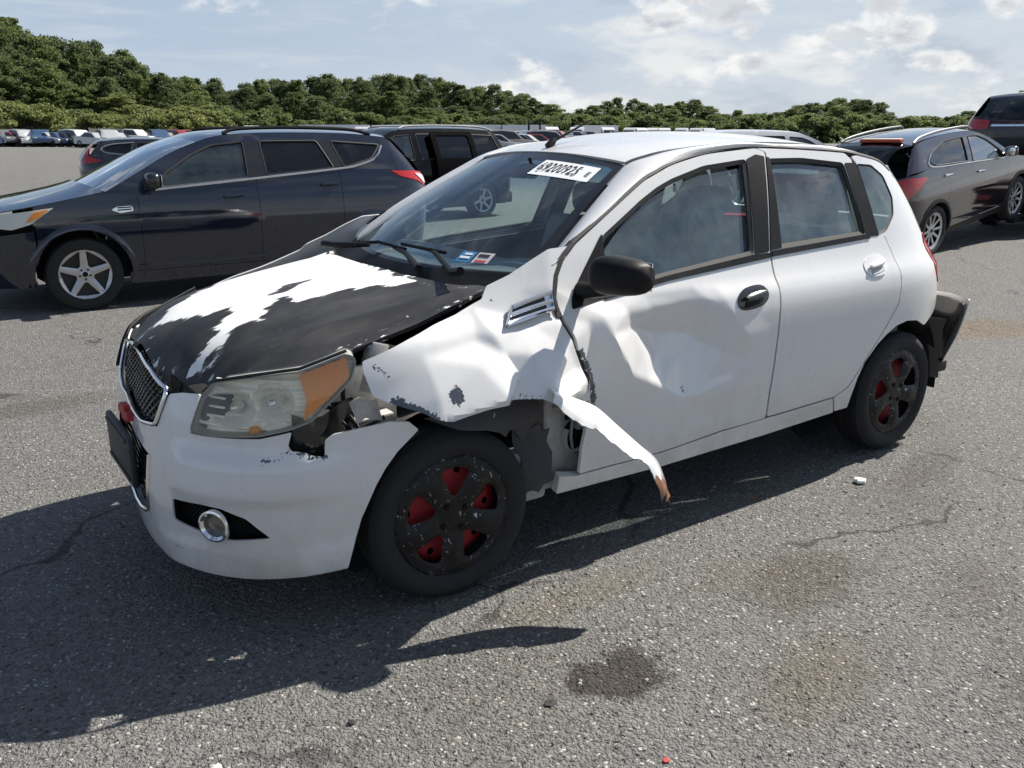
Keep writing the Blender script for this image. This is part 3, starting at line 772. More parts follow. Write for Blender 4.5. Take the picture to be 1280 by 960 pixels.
for u in np.linspace(-1, 1, 31):
    f = ws(u, np.array(0.)); rows.append([(np.interp(abs(u) * .64, [0, .14, .30, .482, .64], [.05, .055, .075, .147, .235]), u * .66, .985 + .0 * u), (f[0] * .6 + .05, u * .68, .972), f + np.array([-.012, 0, .0]), f + np.array([.03, 0, .03])])
loft('cowl_panel', rows, M_trim, hero)
mb = MB()
mb.tube([(.145, -.33, 1.03), (.16, -.28, 1.035), (.24, -.06, 1.045), (.27, .1, 1.05)], [.014, .013, .010, .008], 8)
mb.tube([(.26, -.02, 1.055), (.255, .2, 1.06), (.225, .30, 1.05)], .007, 6)
mb.build('wiper', M_trim, hero)
mb = MB(); mb.tube([(.165, -.58, 1.05), (.18, -.50, 1.035), (.25, -.30, 1.055), (.285, -.18, 1.068)], [.015, .013, .010, .008], 8)
mb.tube([(.285, -.28, 1.068), (.27, -.14, 1.07), (.265, .02, 1.07)], .007, 6); mb.build('wiper', M_trim, hero)
mb = MB(); mb.tube([(.125, .47, 1.035), (.15, .40, 1.035), (.22, .22, 1.05)], [.014, .013, .01], 8); mb.build('wiper', M_trim, hero)

# --- roof with its side rails
inner = [(.372, -.692, 1.008), (.56, -.628, 1.132), (.76, -.560, 1.258), (.90, -.512, 1.340), (.962, -.497, 1.377), (1.03, -.512, 1.399), (1.16, -.530, 1.422), (1.5, -.545, 1.446), (1.9, -.540, 1.443), (2.25, -.520, 1.414), (2.45, -.505, 1.378), (2.60, -.50, 1.322)]
outer = [(.455, 1.075), (.535, 1.128), (.72, 1.222), (.915, 1.321), (1.0, 1.352), (1.09, 1.380), (1.283, 1.416), (1.585, 1.438), (1.86, 1.431), (2.187, 1.413), (2.549, 1.374), (2.70, 1.325)]
inn = np.array(smoothline(inner, 6));  out2 = np.array(smoothline(outer, 6))
outp = HERO.pt(HERO.X(out2[:, 0]), out2[:, 1], -1)
for sd in (-1, 1):
    rows = []
    for a, b in zip(inn, outp):
        d = b - a; n = np.array([0, -.75, .66]); L = np.linalg.norm(d)
        fade = float(np.clip((2.62 - a[0]) / .5, .1, 1)); rows.append([(a + d * t + n * (L * .20 * fade * math.sin(math.pi * t) ** .8)) * np.array([1, -sd, 1]) for t in np.linspace(0, 1, 9)])
    V, F = grid(rows); me = mesh('roof_rail_panel', V, F if sd < 0 else [f[::-1] for f in F], True, 45)
    for an in ('chip', 'rust'): me.attributes.new(an, 'FLOAT', 'POINT').data.foreach_set('value', np.ones(len(V), np.float32))
    me.materials.append(M_white); put('roof_rail_panel', me, None, hero, .006, off=-1)
# rubber seals along the door opening
for sd in (-1, 1):
    MB().tube([p * np.array([1, -sd, 1]) + np.array([0, -sd * 0 , 0]) for p in (outp + np.array([0, .008, -.004]))], .012, 6).build('door_seal', M_rubber, hero)
    pts = [(2.005, .90), (2.012, .96), (2.04, 1.03), (2.085, 1.09), (2.14, 1.128)]
    MB().tube(HERO.pt(np.array([p[0] + .022 for p in pts]), np.array([p[1] for p in pts]), sd, -.010), .014, 6).build('door_seal', M_rubber, hero)
rows = []
ri = np.array([p for p in inn if .955 < p[0] < 2.47])
for a in ri:
    e = a + np.array([.0, .012, -.002]); ye = -e[1]
    c = .030 + .022 * min(1, (a[0] - .95) / .4)
    bow = -.045 * max(0, 1 - (a[0] - .96) / .5)
    rows.append([(e[0] + bow * (1 - u * u), u * ye, e[2] + c * (1 - abs(u) ** 2.2)) for u in np.linspace(-1, 1, 25)])
V, F = grid(rows); me = mesh('roof', V, [f[::-1] for f in F], True, 45)
for an in ('chip', 'rust'): me.attributes.new(an, 'FLOAT', 'POINT').data.foreach_set('value', np.ones(len(V), np.float32))
me.materials.append(M_white); put('roof', me, None, hero, .01, off=1)
for sd in (-1, 1): MB().tube([(a[0], sd * (-a[1] - .004), a[2] - .004) for a in ri], .008, 6).build('roof_ditch_strip', M_rubber, hero)
mb = MB(); mb.tube([(.985, .03, 1.43), (1.005, .03, 1.452), (1.02, .028, 1.465)], [.02, .016, .009], 10); mb.tube([(1.01, .028, 1.455), (1.20, .005, 1.545)], [.0065, .004], 6)
mb.build('antenna', M_trim, hero)
# tail: hatch with its window, spoiler, lamps
HQ = HERO.q2 + math.pi / 2
def mirror_q(pts): return pts + [(2 * HQ - q, z) for q, z in pts[::-1]]
HATCH = mirror_q([(4.38, 1.345), (4.49, 1.13), (4.50, 1.03), (4.76, 1.03), (4.80, .80), (4.62, .76), (4.64, .58)])
HWIN = mirror_q([(4.55, 1.33), (4.62, 1.08)])
panel('hatch', rnd(HATCH, .01), ringmap(-1), M_white, hero, [rnd(HWIN, .05)], .06, .012, attrs=NOCHIP)
panel('rear_window', rnd(HWIN, .05), ringmap(-1, -.003), M_glass, hero, step=.08, solid=0)
rows = []
for u in np.linspace(-1, 1, 21):
    y = .52 * u; e = (1 - abs(u) ** 6)
    rows.append([(2.46 + .05 * u ** 4, y * .97, 1.428 - .05 * u * u), (2.62 + .02 * u ** 4, y * .98, 1.418 - .075 * u * u - .04 * u ** 6), (2.80 - .05 * u * u, y * .98, 1.395 - .10 * u * u - .08 * u ** 6), (2.79 - .05 * u * u, y * .98, 1.355 - .13 * u * u - .08 * u ** 6), (2.64, y * .95, 1.31 - .07 * u * u)])
loft('spoiler', rows, M_trim, hero, solid=.004)
for sd in (-1, 1):
    panel('tail_lamp', rnd([(4.425, .985), (4.485, 1.025), (4.74, 1.02), (4.78, .81), (4.60, .775), (4.45, .80), (4.418, .86)], .02), ringmap(sd, .004), M_redlens, hero, step=.05, solid=.02, flip=sd > 0)
# rear bumper ripped half off on this side: hollow shell, edges curled
RB = [(4.50, .69), (4.70, .72), (4.90, .70), (5.2, .70), (HQ, .70), (HQ, .30), (5.2, .28), (4.95, .27), (4.72, .30), (4.60, .36), (4.55, .50)]
def rb_map(q, z):
    P = HERO.pt(q, z, -1, .02)
    k = np.clip((HQ - q) / .9, 0, 1) ** 1.6
    P[:, 0] += .16 * k + .03 * np.sin(9 * z) * k; P[:, 1] -= .02 * k - .05 * k * np.cos(5 * z) ; P[:, 2] += .03 * k * np.sin(q * 9)
    return P
panel('rear_bumper', rnd(RB, .02), rb_map, M_white, hero, step=.04, solid=.005, attrs=NOCHIP, label='torn rear bumper hanging off its corner')
panel('rear_bumper', rnd([(2 * HQ - q, z) for q, z in RB] + [], .02), lambda q, z: HERO.pt(q, z, -1, .02), M_white, hero, step=.08, solid=.005, flip=True, attrs=NOCHIP)
def rbi(q, z):
    P = rb_map(q, z); P[:, 0] -= .012; P[:, 1] += .012; return P
panel('bumper_liner', rnd([(4.52, .67), (4.70, .70), (5.0, .67), (5.0, .28), (4.78, .24), (4.62, .27), (4.58, .36), (4.57, .50)], .02), rbi, M_gloss, hero, step=.035, solid=.004)
mb = MB(); mb.box((2.80, -.60, .50), (.20, .22, .05), Rz(0), .01); mb.box((2.84, -.68, .40), (.22, .03, .22), None, .01); mb.box((2.76, -.50, .58), (.05, .30, .12), None, .01); mb.tube([(2.76, -.62, .66), (2.80, -.68, .60), (2.90, -.70, .47)], .012, 6)
mb.build('bumper_bracket', M_dark, hero)
rows = [[(2.70 + .02 * i, -.62 - .04 * i + .008 * math.sin(j * 2.1 + i), .62 - .05 * j) for j in range(7)] for i in range(6)]
loft('torn_liner_flap', rows, M_gloss, hero, solid=.003)
MB().box((2.90, -.70, .335), (.24, .10, .06), None, .015).build('bumper_lower_flap', M_trim, hero)

# --- front bumper
BT = [(0, .603), (.30, .607), (.462, .632), (.512, .728), (.525, .738), (.60, .752), (.688, .760), (.655, .646), (.74, .647), (.922, .653), (1.026, .673), (1.012, .632), (1.022, .618), (1.06, .612), (1.09, .600), (1.125, .596), (1.128, .642), (1.157, .659), (1.25, .668), (1.352, .674), (1.419, .664), (1.456, .633),
      (1.415, .606), (1.372, .577), (1.325, .53), (1.29, .482), (1.235, .381), (1.203, .289), (1.18, .216), (1.03, .206), (.854, .203), (.70, .206), (.5, .213), (.25, .22), (0, .224)]
BTR = [(0, .603), (.30, .607), (.462, .632), (.512, .728), (.525, .738), (.60, .752), (.688, .760), (.655, .646), (.74, .647), (.922, .653), (1.026, .673), (1.157, .70), (1.30, .71), (1.40, .68), (1.456, .633), (1.372, .577), (1.29, .482), (1.235, .381), (1.203, .289), (1.18, .216), (1.03, .206), (.854, .203), (.70, .206), (.5, .213), (.25, .22), (0, .224)]
BUMP = BT[:-1] + [(-q, z) for q, z in BTR[::-1][:-1]]
UG = [(0, .772), (.30, .770), (.500, .752), (.500, .728), (.455, .638), (.30, .615), (0, .61)]
LG = [(0, .548), (.30, .545), (.415, .535), (.40, .45), (.375, .345), (.25, .315), (0, .30)]
def sym(h): return h + [(-q, z) for q, z in h[::-1] if q > 0]
FOG = [(.565, .435), (.70, .440), (.775, .436), (.86, .410), (.935, .345), (.80, .333), (.56, .365)]
def bump_relief(q, z):
    a = np.abs(q)
    shelf = np.clip((.315 - z) / .03, 0, 1) * np.clip((a - .42) / .1, 0, 1)          # lower lip stands proud
    cheek = .020 * np.clip((a - .52) / .12, 0, 1) * np.clip((.60 - z) / .018, 0, 1) * np.clip((z - .44) / .04, 0, 1) * np.clip((1.3 - a) / .3, 0, 1)
    return .010 * shelf + cheek + .006 * np.clip((.245 - z) / .01, 0, 1)
def bmap(off=0.):
    def f(q, z): return HERO.pt(q, z, -1, off + bump_relief(q, z), dent=False)
    return f
def bchip(q, z):
    d = seg_dist(q, z, [(.93, .585), (.98, .600), (1.03, .622)], False) - .003
    d = np.minimum(d, seg_dist(q, z, [(.93, .598), (.945, .590)], False) - .006)
    d = np.minimum(d, seg_dist(q, z, [(1.015, .615), (1.07, .602), (1.13, .598)], False) - .006)
    d = np.minimum(d, seg_dist(q, z, [(.56, .275), (.66, .262)], False) - .0025)
    for a, b in ((.80, .545), (.86, .475), (.70, .56), (.95, .352), (.86, .515), (.62, .50)): d = np.minimum(d, np.hypot(q - a, z - b) - .0025)
    return d
panel('front_bumper', rnd(BUMP, .006), bmap(), M_white, hero, [rnd(sym(LG), .012), rnd(FOG, .01), rnd([(-q, z) for q, z in FOG], .01)], .024, .006, attrs={'chip': bchip, 'rust': far1})
# grilles: chrome surround, black diamond mesh, dark back
def lattice(name, poly, m, par, pitch=.026, r=.0032, off=-.012, slope=.55):
    A = np.array(poly); mb = MB()
    q0, z0 = A.min(0); q1, z1 = A.max(0)
    for s in (1, -1):
        for c in np.arange(-2, 2, pitch):
            qs = np.linspace(q0, q1, 60); zs = (z0 + z1) / 2 + s * slope * qs + c
            k = inside(qs, zs, A)
            run = []
            for i in range(len(qs)):
                if k[i]: run.append((qs[i], zs[i]))
                if (not k[i] or i == len(qs) - 1) and run:
                    if len(run) > 2: mb.tube(HERO.pt(np.array([run[0][0], np.mean([a[0] for a in run]), run[-1][0]]), np.array([run[0][1], np.mean([a[1] for a in run]), run[-1][1]]), -1, off, dent=False), r, 4, caps=False)
                    run = []
    return mb.build(name, m, par, False)
ugs = rnd(sym(UG), .02); lgs = rnd(sym(LG), .012)
fb = next(o for o in hero.children if o.name.startswith('front_bumper'))
panel('grille_back', ugs, lambda q, z: HERO.pt(q, z, -1, -.05, dent=False), M_dark, hero, step=.08, solid=0)
grl = lattice('grille_mesh', ugs, M_gloss, hero, .030, .0042)
L = resample(ugs, .03); L = np.array(L + L[:2])
MB().tube(HERO.pt(L[:, 0], L[:, 1], -1, .006, dent=False), .0065, 8, caps=False, flat=.8).build('grille_surround', M_chrome, hero)
panel('grille_back', lgs, lambda q, z: HERO.pt(q, z, -1, -.06, dent=False), M_dark, fb, step=.08, solid=0)
mb = MB()
for z in np.arange(.325, .54, .022):
    qs = np.linspace(-.40, .40, 40); k = inside(qs, qs * 0 + z, lgs); qs = qs[k]
    if len(qs) > 2: mb.tube(HERO.pt(qs, qs * 0 + z, -1, -.02, dent=False), .004, 4)
mb.build('grille_slats', M_gloss, fb)
L = np.array([p for p in resample(rnd(LG, .01), .02) if p[0] > .003 and p[1] < .542])
L = L[np.argsort(-L[:, 1])] if False else np.array([(.41, .535), (.40, .45), (.375, .348), (.33, .33), (.25, .318), (.12, .305), (0, .302), (-.12, .305), (-.25, .318), (-.33, .33), (-.375, .348), (-.40, .45), (-.41, .535)])
MB().tube(HERO.pt(L[:, 0], L[:, 1], -1, .002, dent=False), .006, 6).build('grille_trim', M_chrome, fb)
M_plate = mat('plate_bracket_plastic', (.028, .030, .036), .6, dirt=.3, dirt_col=(.09, .09, .09))
mb = MB(); mb.box((-.832, 0, .46), (.022, .36, .175), None, .008); mb.box((-.819, 0, .385), (.03, .30, .03), None, .006); mb.box((-.846, .0, .53), (.006, .30, .012)); mb.box((-.846, .0, .40), (.006, .30, .012))
mb.build('plate_bracket', M_plate, hero)
mb = MB(); bow = [(-.075, -.012), (-.028, -.012), (-.032, -.026), (.024, -.026), (.028, -.012), (.075, -.012), (.068, .014), (.026, .014), (.030, .028), (-.026, .028), (-.030, .014), (-.068, .014)]
mb.prism(bow, .02, T(-.806, 0, .583) @ Rz(math.pi / 2) @ T(0, -.01, 0)); mb.build('emblem', M_red, hero, False)
# fog lamps in mesh recesses
for sd in (-1, 1):
    ff = [(q * -sd, z) for q, z in FOG]
    panel('fog_recess', rnd(ff, .008), lambda q, z: HERO.pt(q, z, -1, -.035, dent=False), M_trim, fb, step=.03, solid=0, flip=sd > 0)
    L = resample(rnd(ff, .008), .02); A = np.array(L)
    loft('fog_recess_wall', [HERO.pt(A[:, 0], A[:, 1], -1, .0, dent=False), HERO.pt(A[:, 0], A[:, 1], -1, -.036, dent=False)], M_trim, fb, closed=True, flip=True)
    lattice('fog_mesh', rnd(ff, .012), M_trim, fb, .016, .0025, -.03, .9)
    c = Vector(HERO.pt(np.array(.75 * -sd), np.array(.381), -1, -.005, dent=False)); n = Vector((-math.cos(.66), sd * math.sin(.66) * 1., -.02)).normalized()
    Mx = T(*c) @ n.to_track_quat('-Y', 'Z').to_matrix().to_4x4()
    fl = MB().lathe([(.034, -.02), (.036, .012), (.044, .020), (.050, .018), (.053, .008), (.053, -.03)], 32, Mx).build('fog_lamp', M_chrome, fb)
    MB().lathe([(.0001, .002), (.02, .0), (.035, -.006)], 24, Mx).build('lamp_glass', mat('fog_glass', (.16, .14, .12), .15, coat=.6), fb)
    MB().lathe([(.0001, -.04), (.036, -.04), (.036, .0)], 24, Mx).build('lamp_bowl', M_silver, fb)

# --- headlights
HLs = [(.664, .656), (.69, .72), (.705, .757), (.75, .797), (.866, .817), (1.057, .841), (1.215, .885), (1.243, .872), (1.224, .815), (1.15, .755), (1.09, .705), (1.02, .683), (.922, .664), (.76, .655)]
AMB = [(1.055, .832), (1.212, .876), (1.222, .822), (1.15, .765), (1.062, .703), (1.078, .76)]
for sd in (-1, 1):
    hl = empty('headlight', parent=hero)
    f = 1 if sd < 0 else -1
    def hp(q, z, off, sd=sd):
        P = HERO.pt(q, z, sd, off, dent=False); P[..., 2] -= (.045 if sd > 0 else 0.); return P
    def hm(off, hp=hp): return lambda q, z: hp(q, z, off)
    panel('lens', rnd(HLs, .015), hm(.006), M_lens, hl, step=.03, solid=0, flip=sd > 0)
    def refl(q, z, hp=hp):
        a = np.hypot((q - .80) / .10, (z - .725) / .055); b = np.hypot((q - .96) / .075, (z - .745) / .06)
        d = .030 + .060 * np.clip(1 - a * a, 0, 1) ** .7 + .060 * np.clip(1 - b * b, 0, 1) ** .7 + .006 * np.sign(np.sin(q * 90 + 8 * z)) * np.clip(1.2 - b, 0, 1) + .004 * np.sign(np.sin(z * 240))
        return hp(q, z, -d)
    panel('reflector', rnd(HLs, .012), refl, M_silver, hl, step=.007, solid=0, flip=sd > 0, sharp=25)
    A = np.array(resample(rnd(HLs, .015), .02))
    loft('housing', [hp(A[:, 0], A[:, 1], .008), hp(A[:, 0], A[:, 1], -.07)], mat('lamp_housing', (.30, .30, .28), .5) if sd < 0 else M_trim, hl, closed=True, flip=sd < 0, solid=.003)
    panel('turn_signal', rnd(AMB, .01), hm(-.004), M_amber, hl, step=.03, solid=.004, flip=sd > 0)
    for q0, z0, rr in ((.81, .722, .018), (.955, .742, .020)):
        c = Vector(hp(np.array(q0), np.array(z0), -.05)); n = Vector((-math.cos(.75), sd * math.sin(.75), 0))
        Mx = T(*c) @ n.to_track_quat('-Y', 'Z').to_matrix().to_4x4()
        MB().lathe([(.0001, .022), (rr * .45, .018), (rr * .8, .006), (rr, -.01), (rr * 1.1, -.02)], 24, Mx).build('bulb_shield', M_chrome, hl)
    c = Vector(hp(np.array(.90), np.array(.672), -.02)); MB().box(c, (.03, .03, .022), None, .009, 3).build('side_marker', M_amber, hl)
    for zz in np.linspace(.672, .80, 6):     # vertical flutes
        qa = np.linspace(.69 + (zz - .672) * .35, .78, 5); MB().tube(hp(qa, qa * 0 + zz, -.03), .0035, 5).build('reflector_rib', M_silver, hl)
    L2 = np.array([(.70, .765), (.752, .802), (.866, .822), (1.057, .848), (1.215, .892)])
    MB().tube(hp(L2[:, 0], L2[:, 1], -.004), .005, 6).build('lamp_seal', M_rubber, hl)
# what the gap between lamp, bumper and fender shows
mb = MB(); mb.box((-.36, -.60, .66), (.16, .14, .10), Rz(.0), .01); mb.box((-.46, -.56, .60), (.12, .1, .12), None, .01); mb.build('washer_tank', M_dark, hero)
mb = MB(); mb.box((-.28, -.66, .70), (.30, .012, .22), T(0, 0, 0), .003); mb.box((-.26, -.70, .665), (.26, .05, .012), Ry(-.06), .003); mb.box((-.43, -.655, .70), (.06, .05, .16), Ry(.3), .006); mb.build('inner_apron', M_primer, hero)
rows = [[(-.50 + .028 * i, -.735 - .03 * math.sin(i * .5) + .008 * math.sin(j * 2 + i), .615 + .035 * j - .02 * math.sin(i * .8)) for j in range(4)] for i in range(8)]
loft('torn_bracket', rows, M_gloss, hero, solid=.003)
rows = [[(-.42 + .022 * i, -.775 + .02 * j + .005 * math.sin(i), .600 + .024 * j + .004 * i) for j in range(5)] for i in range(4)]
loft('bumper_clip_plate', rows, M_liner, hero, solid=.003)
rows = [[(-.35 + .03 * i + .01 * j, -.80 - .01 * math.sin(i + j), .745 - .034 * j + .012 * math.sin(i * 1.7)) for j in range(3)] for i in range(4)]
loft('bent_fender_flange', rows, M_primer, hero, solid=.003)
mb = MB(); mb.tube([(-.34, -.74, .80), (-.33, -.72, .70), (-.30, -.75, .64), (-.22, -.76, .665)], .008, 6); mb.tube([(-.40, -.70, .76), (-.36, -.74, .68), (-.30, -.73, .62)], .006, 6); mb.build('wiring_loom', M_rubber, hero)
# engine bay floor and firewall so no daylight shows through
mb = MB(); mb.box((-.30, 0, .58), (.80, 1.10, .36), None, .05); mb.build('engine_block', M_dark, hero)
mb = MB(); mb.box((.29, 0, .64), (.04, 1.40, .62), None); mb.build('firewall', M_dark, hero)
mb = MB(); mb.box((1.15, 0, .27), (3.0, 1.30, .07), None, .02); mb.box((-.55, 0, .30), (.40, 1.1, .10), None, .03); mb.box((2.68, 0, .36), (.34, 1.15, .10), None, .03)
mb.build('floor_pan', M_dark, hero)

# --- wheel wells
for x0 in (0, 2.48):
    for sd in (-1, 1):
        rows = []
        for a in np.radians(np.linspace(-5, 185, 24)):
            rr = .355
            rows.append([(x0 + rr * math.cos(a), sd * y, .285 + rr * math.sin(a)) for y in (.795 if sd > 0 or x0 > 1 else .70, .62, .45)])
        loft('wheel_well', rows, M_dark if x0 > 1 or sd > 0 else M_liner, hero, flip=sd > 0)
        MB().prism([(x0 + .355 * math.cos(a), .285 + .355 * math.sin(a)) for a in np.radians(np.linspace(0, 360, 32, False))], .02, T(0, sd * .45, 0)).build('well_wall', M_dark, hero)
# hinge pillar, hinge and wiring bared behind the front wheel
mb = MB(); mb.box((.455, -.735, .52), (.26, .03, .50), None, .012); mb.box((.40, -.755, .55), (.05, .03, .34), None, .012); mb.box((.33, -.70, .34), (.16, .10, .20), None, .02); mb.build('hinge_pillar', M_primer, hero)
mb = MB(); mb.box((.51, -.775, .575), (.07, .05, .045), None, .006); mb.box((.505, -.79, .55), (.02, .04, .11), None, .004); mb.lathe([(.0001, .008), (.012, .008), (.012, -.004)], 12, T(.53, -.80, .585)); mb.build('door_hinge', M_metal, hero)
mb = MB(); mb.tube([(.41, -.775, .585), (.45, -.79, .582), (.475, -.80, .55), (.50, -.80, .53), (.52, -.795, .535)], .007, 6); mb.tube([(.47, -.775, .60), (.485, -.79, .54), (.48, -.79, .47), (.50, -.78, .40)], .006, 6); mb.build('bent_bracket_wire', M_metal, hero)
mb = MB(); mb.lathe([(.06, .02), (.066, .03), (.066, -.02)], 24, T(.53, -.76, .46), math.radians(150), math.radians(290)); mb.build('pillar_opening_rim', M_primer, hero)
MB().lathe([(.0001, .0), (.058, .0)], 24, T(.53, -.752, .46) ).build('pillar_opening', M_dark, hero)
MB().box((.52, -.756, .585), (.085, .004, .13), None, .001).build('pillar_opening', M_dark, hero)
# torn liner: ragged dark sheet over the wheel
LN = [(-.10, .645), (.02, .655), (.16, .678), (.27, .69), (.33, .66), (.355, .60), (.36, .54), (.33, .50), (.315, .525), (.29, .49), (.27, .50), (.245, .535), (.215, .55), (.20, .525), (.16, .555), (.10, .58), (.0, .60)]
panel('torn_wheel_liner', rnd(LN, .004), lambda x, z: np.stack([x, -.80 - .025 * np.sin(x * 11 + 1) + .05 * (z - .6) * 2 + .012 * np.sin(z * 40), z], -1), M_liner, hero, step=.02, solid=.003)
LN2 = [(.25, .53), (.30, .515), (.34, .545), (.36, .51), (.385, .52), (.378, .47), (.398, .43), (.385, .37), (.40, .33), (.36, .315), (.35, .285), (.325, .30), (.30, .285), (.295, .34), (.275, .36), (.29, .42), (.265, .46)]
panel('torn_wheel_liner', rnd(LN2, .004), lambda x, z: np.stack([x, -.775 - .02 * np.sin(x * 20) + .010 * np.sin(z * 30), z], -1), M_liner, hero, step=.02, solid=.003)

# --- wheels
def hubcap_parts():
    R0 = .2126; wins = []
    for k in range(5):
        a = math.radians(-57 + 72 * k); ca, sa = math.cos(a), math.sin(a)
        w_ = [(.074, -.010), (.150, -.053), (.165, -.034), (.170, 0), (.165, .034), (.150, .053), (.074, .010)]
        wins.append(rnd([(u * ca - v * sa, u * sa + v * ca) for u, v in w_], .012))
    circ = [(R0 * math.cos(t), R0 * math.sin(t)) for t in np.radians(np.arange(0, 360, 5))]
    def hm(x, z):
        r = np.hypot(x, z); d = np.min([seg_dist(x, z, w_) for w_ in wins], 0)
        h = np.interp(r, [0, .03, .055, .07, .12, .175, .19, .205, .2126], [.014, .014, .012, .018, .022, .018, .010, .010, .0])
        h = h - .010 * np.exp(-(d / .010) ** 2)
        ang = np.degrees(np.arctan2(z, x)); m_ = np.abs((ang + 57 + 36) % 72 - 36)      # 36 = middle of a spoke
        h = h + .004 * np.clip((m_ - 26) / 4, 0, 1) * np.clip((r - .08) / .03, 0, 1) * np.clip((.195 - r) / .01, 0, 1)
        return np.stack([x, -h, z], -1)
    P, F = fill2d(circ, wins, .012); me = mesh('hubcap', hm(P[:, 0], P[:, 1]), F, True, 30)
    holes = []
    for k in range(5):
        for s in (-13, 13):
            a = math.radians(-57 + 72 * k + s); holes.append([(.145 * math.cos(a) + .0125 * math.cos(t), .145 * math.sin(a) + .0125 * math.sin(t)) for t in np.radians(np.arange(0, 360, 30))])
    c2 = [(.195 * math.cos(t), .195 * math.sin(t)) for t in np.radians(np.arange(0, 360, 6))]
    P, F = fill2d(c2, holes, .02)
    r = np.hypot(P[:, 0], P[:, 1]); h = np.interp(r, [0, .06, .10, .16, .18, .195], [.0, .0, -.006, -.004, -.022, -.03])
    me2 = mesh('steel_rim', np.stack([P[:, 0], -h + .020, P[:, 1]], -1), F, True, 40)
    return me, me2
def scuff_black():
    m = bpy.data.materials.new('scuffed_black_hubcap'); m.use_nodes = True; t = NT(m.node_tree)
    co = t.n('ShaderNodeTexCoord').outputs['Object']
    d = t.step(t.noise(co, 9., 8, .65), .4, .75)
    c = t.mix(t.math('MULTIPLY', d, .35), (.009, .009, .010), (.035, .034, .033))
    s = t.math('MULTIPLY', t.step(t.noise(t.n('ShaderNodeVectorMath', {0: co, 1: (70, 20, 46)}, operation='MULTIPLY').outputs[0], 1., 4, .6, 1.2), .63, .665), t.step(t.noise(co, 16., 2), .42, .54))
    c = t.mix(s, c, (.5, .5, .49))
    p = t.n('ShaderNodeBsdfPrincipled', {'Base Color': c, 'Roughness': .42, 'Specular IOR Level': .3}); t.n('ShaderNodeOutputMaterial', {0: p.outputs[0]}); return m
hc, srm = hubcap_parts(); hc.materials.append(scuff_black()); srm.materials.append(M_red)
mbt = MB().lathe([(.200, .062), (.205, .076), (.215, .084), (.230, .091), (.250, .0935), (.264, .0905), (.274, .084), (.281, .076), (.2895, .066), (.2915, .052), (.2925, .040), (.285, .039), (.285, .033), (.2935, .032), (.294, .010), (.286, .009), (.286, -.009), (.294, -.010), (.2935, -.032), (.285, -.033), (.285, -.039), (.2925, -.040), (.2905, -.056), (.283, -.074), (.262, -.0905), (.235, -.092), (.205, -.075)], 72)
tyre_me = mesh('tyre', mbt.V, mbt.F, True, 25); tyre_me.materials.append(M_tyre)
mbd = MB().lathe([(.0001, -.02), (.09, -.02), (.19, .0), (.20, .062), (.204, .066), (.204, -.07)], 40); drum_me = mesh('brake_drum', mbd.V, mbd.F); drum_me.materials.append(M_dark)
mbn = MB()
for k in range(4):
    a = math.radians(33 + 90 * k); mbn.lathe([(.0001, .022), (.009, .022), (.0115, .018), (.0125, .008)], 10, T(.047 * math.cos(a), 0, .047 * math.sin(a)))
nut_me = []
for k in range(4):
    a = math.radians(33 + 90 * k); q = MB().lathe([(.0001, .020), (.008, .020), (.011, .014), (.0135, .008)], 10, T(.047 * math.cos(a), 0, .047 * math.sin(a))); nut_me.append(mesh('lug_nut', q.V, q.F)); nut_me[-1].materials.append(M_trim)
for x0 in (0, 2.48):
    for sd in (-1, 1):
        wl = empty('wheel', (x0, sd * .715, .294), 0 if sd < 0 else math.pi, hero)
        if x0 == 0: wl.rotation_euler.z -= .05
        for nm, me in (('tyre', tyre_me), ('brake_drum', drum_me)): put(nm, me, None, wl)
        for nm, me in (('steel_rim', srm), ('hubcap', hc)):
            o = put(nm, me, None, wl, .003); o.location = (0, -.072 if nm == 'hubcap' else -.055, 0)
            if x0 > 1: o.rotation_euler = (0, math.radians(-8), 0)
        for me in nut_me:
            o = put('lug_nut', me, None, wl); o.location = (0, -.072, 0)

# --- mirror (the far one is gone), handles, side vent
for sd in (-1,):
    mi = empty('door_mirror', (.55, sd * .95, 1.048), 0, hero); mi.scale = (.92, .94, .92)
    n = 24; rows = []
    for t in np.linspace(-1, 1, 17):          # across, inboard to outboard
        e = (1 - abs(t) ** 3.2) ** (1 / 2.4); row = []
        for a in np.linspace(0, 2 * math.pi, n, False):
            cx, cz = math.cos(a), math.sin(a)
            x = (abs(cx) ** .8) * math.copysign(1, cx) * (.055 if cx > 0 else .085) * e; z = (abs(cz) ** .85) * math.copysign(1, cz) * .068 * (e ** .8) * (1 - .12 * t)
            row.append((x + .03 * t, sd * (t * .105), z))
        rows.append(row)
    loft('housing', rows, M_trim, mi, closed=True, flip=sd > 0)
    MB().box((.058, 0, 0), (.006, .165, .10), Ry(.0), .02).build('mirror_glass', M_chrome, mi)
    mb = MB(); mb.tube([(-.03, -sd * .20, -.075), (-.02, -sd * .12, -.068), (-.005, -sd * .02, -.045)], [.034, .03, .026], 10, flat=.8); mb.build('arm', M_trim, mi)
    L = np.linspace(-.09, .09, 10); MB().tube([(-.078 + .02 * (abs(v) / .09) ** 2.5 + .28 * v * 1., sd * v, -.012) for v in L], .003, 5).build('seam', M_rubber, mi)
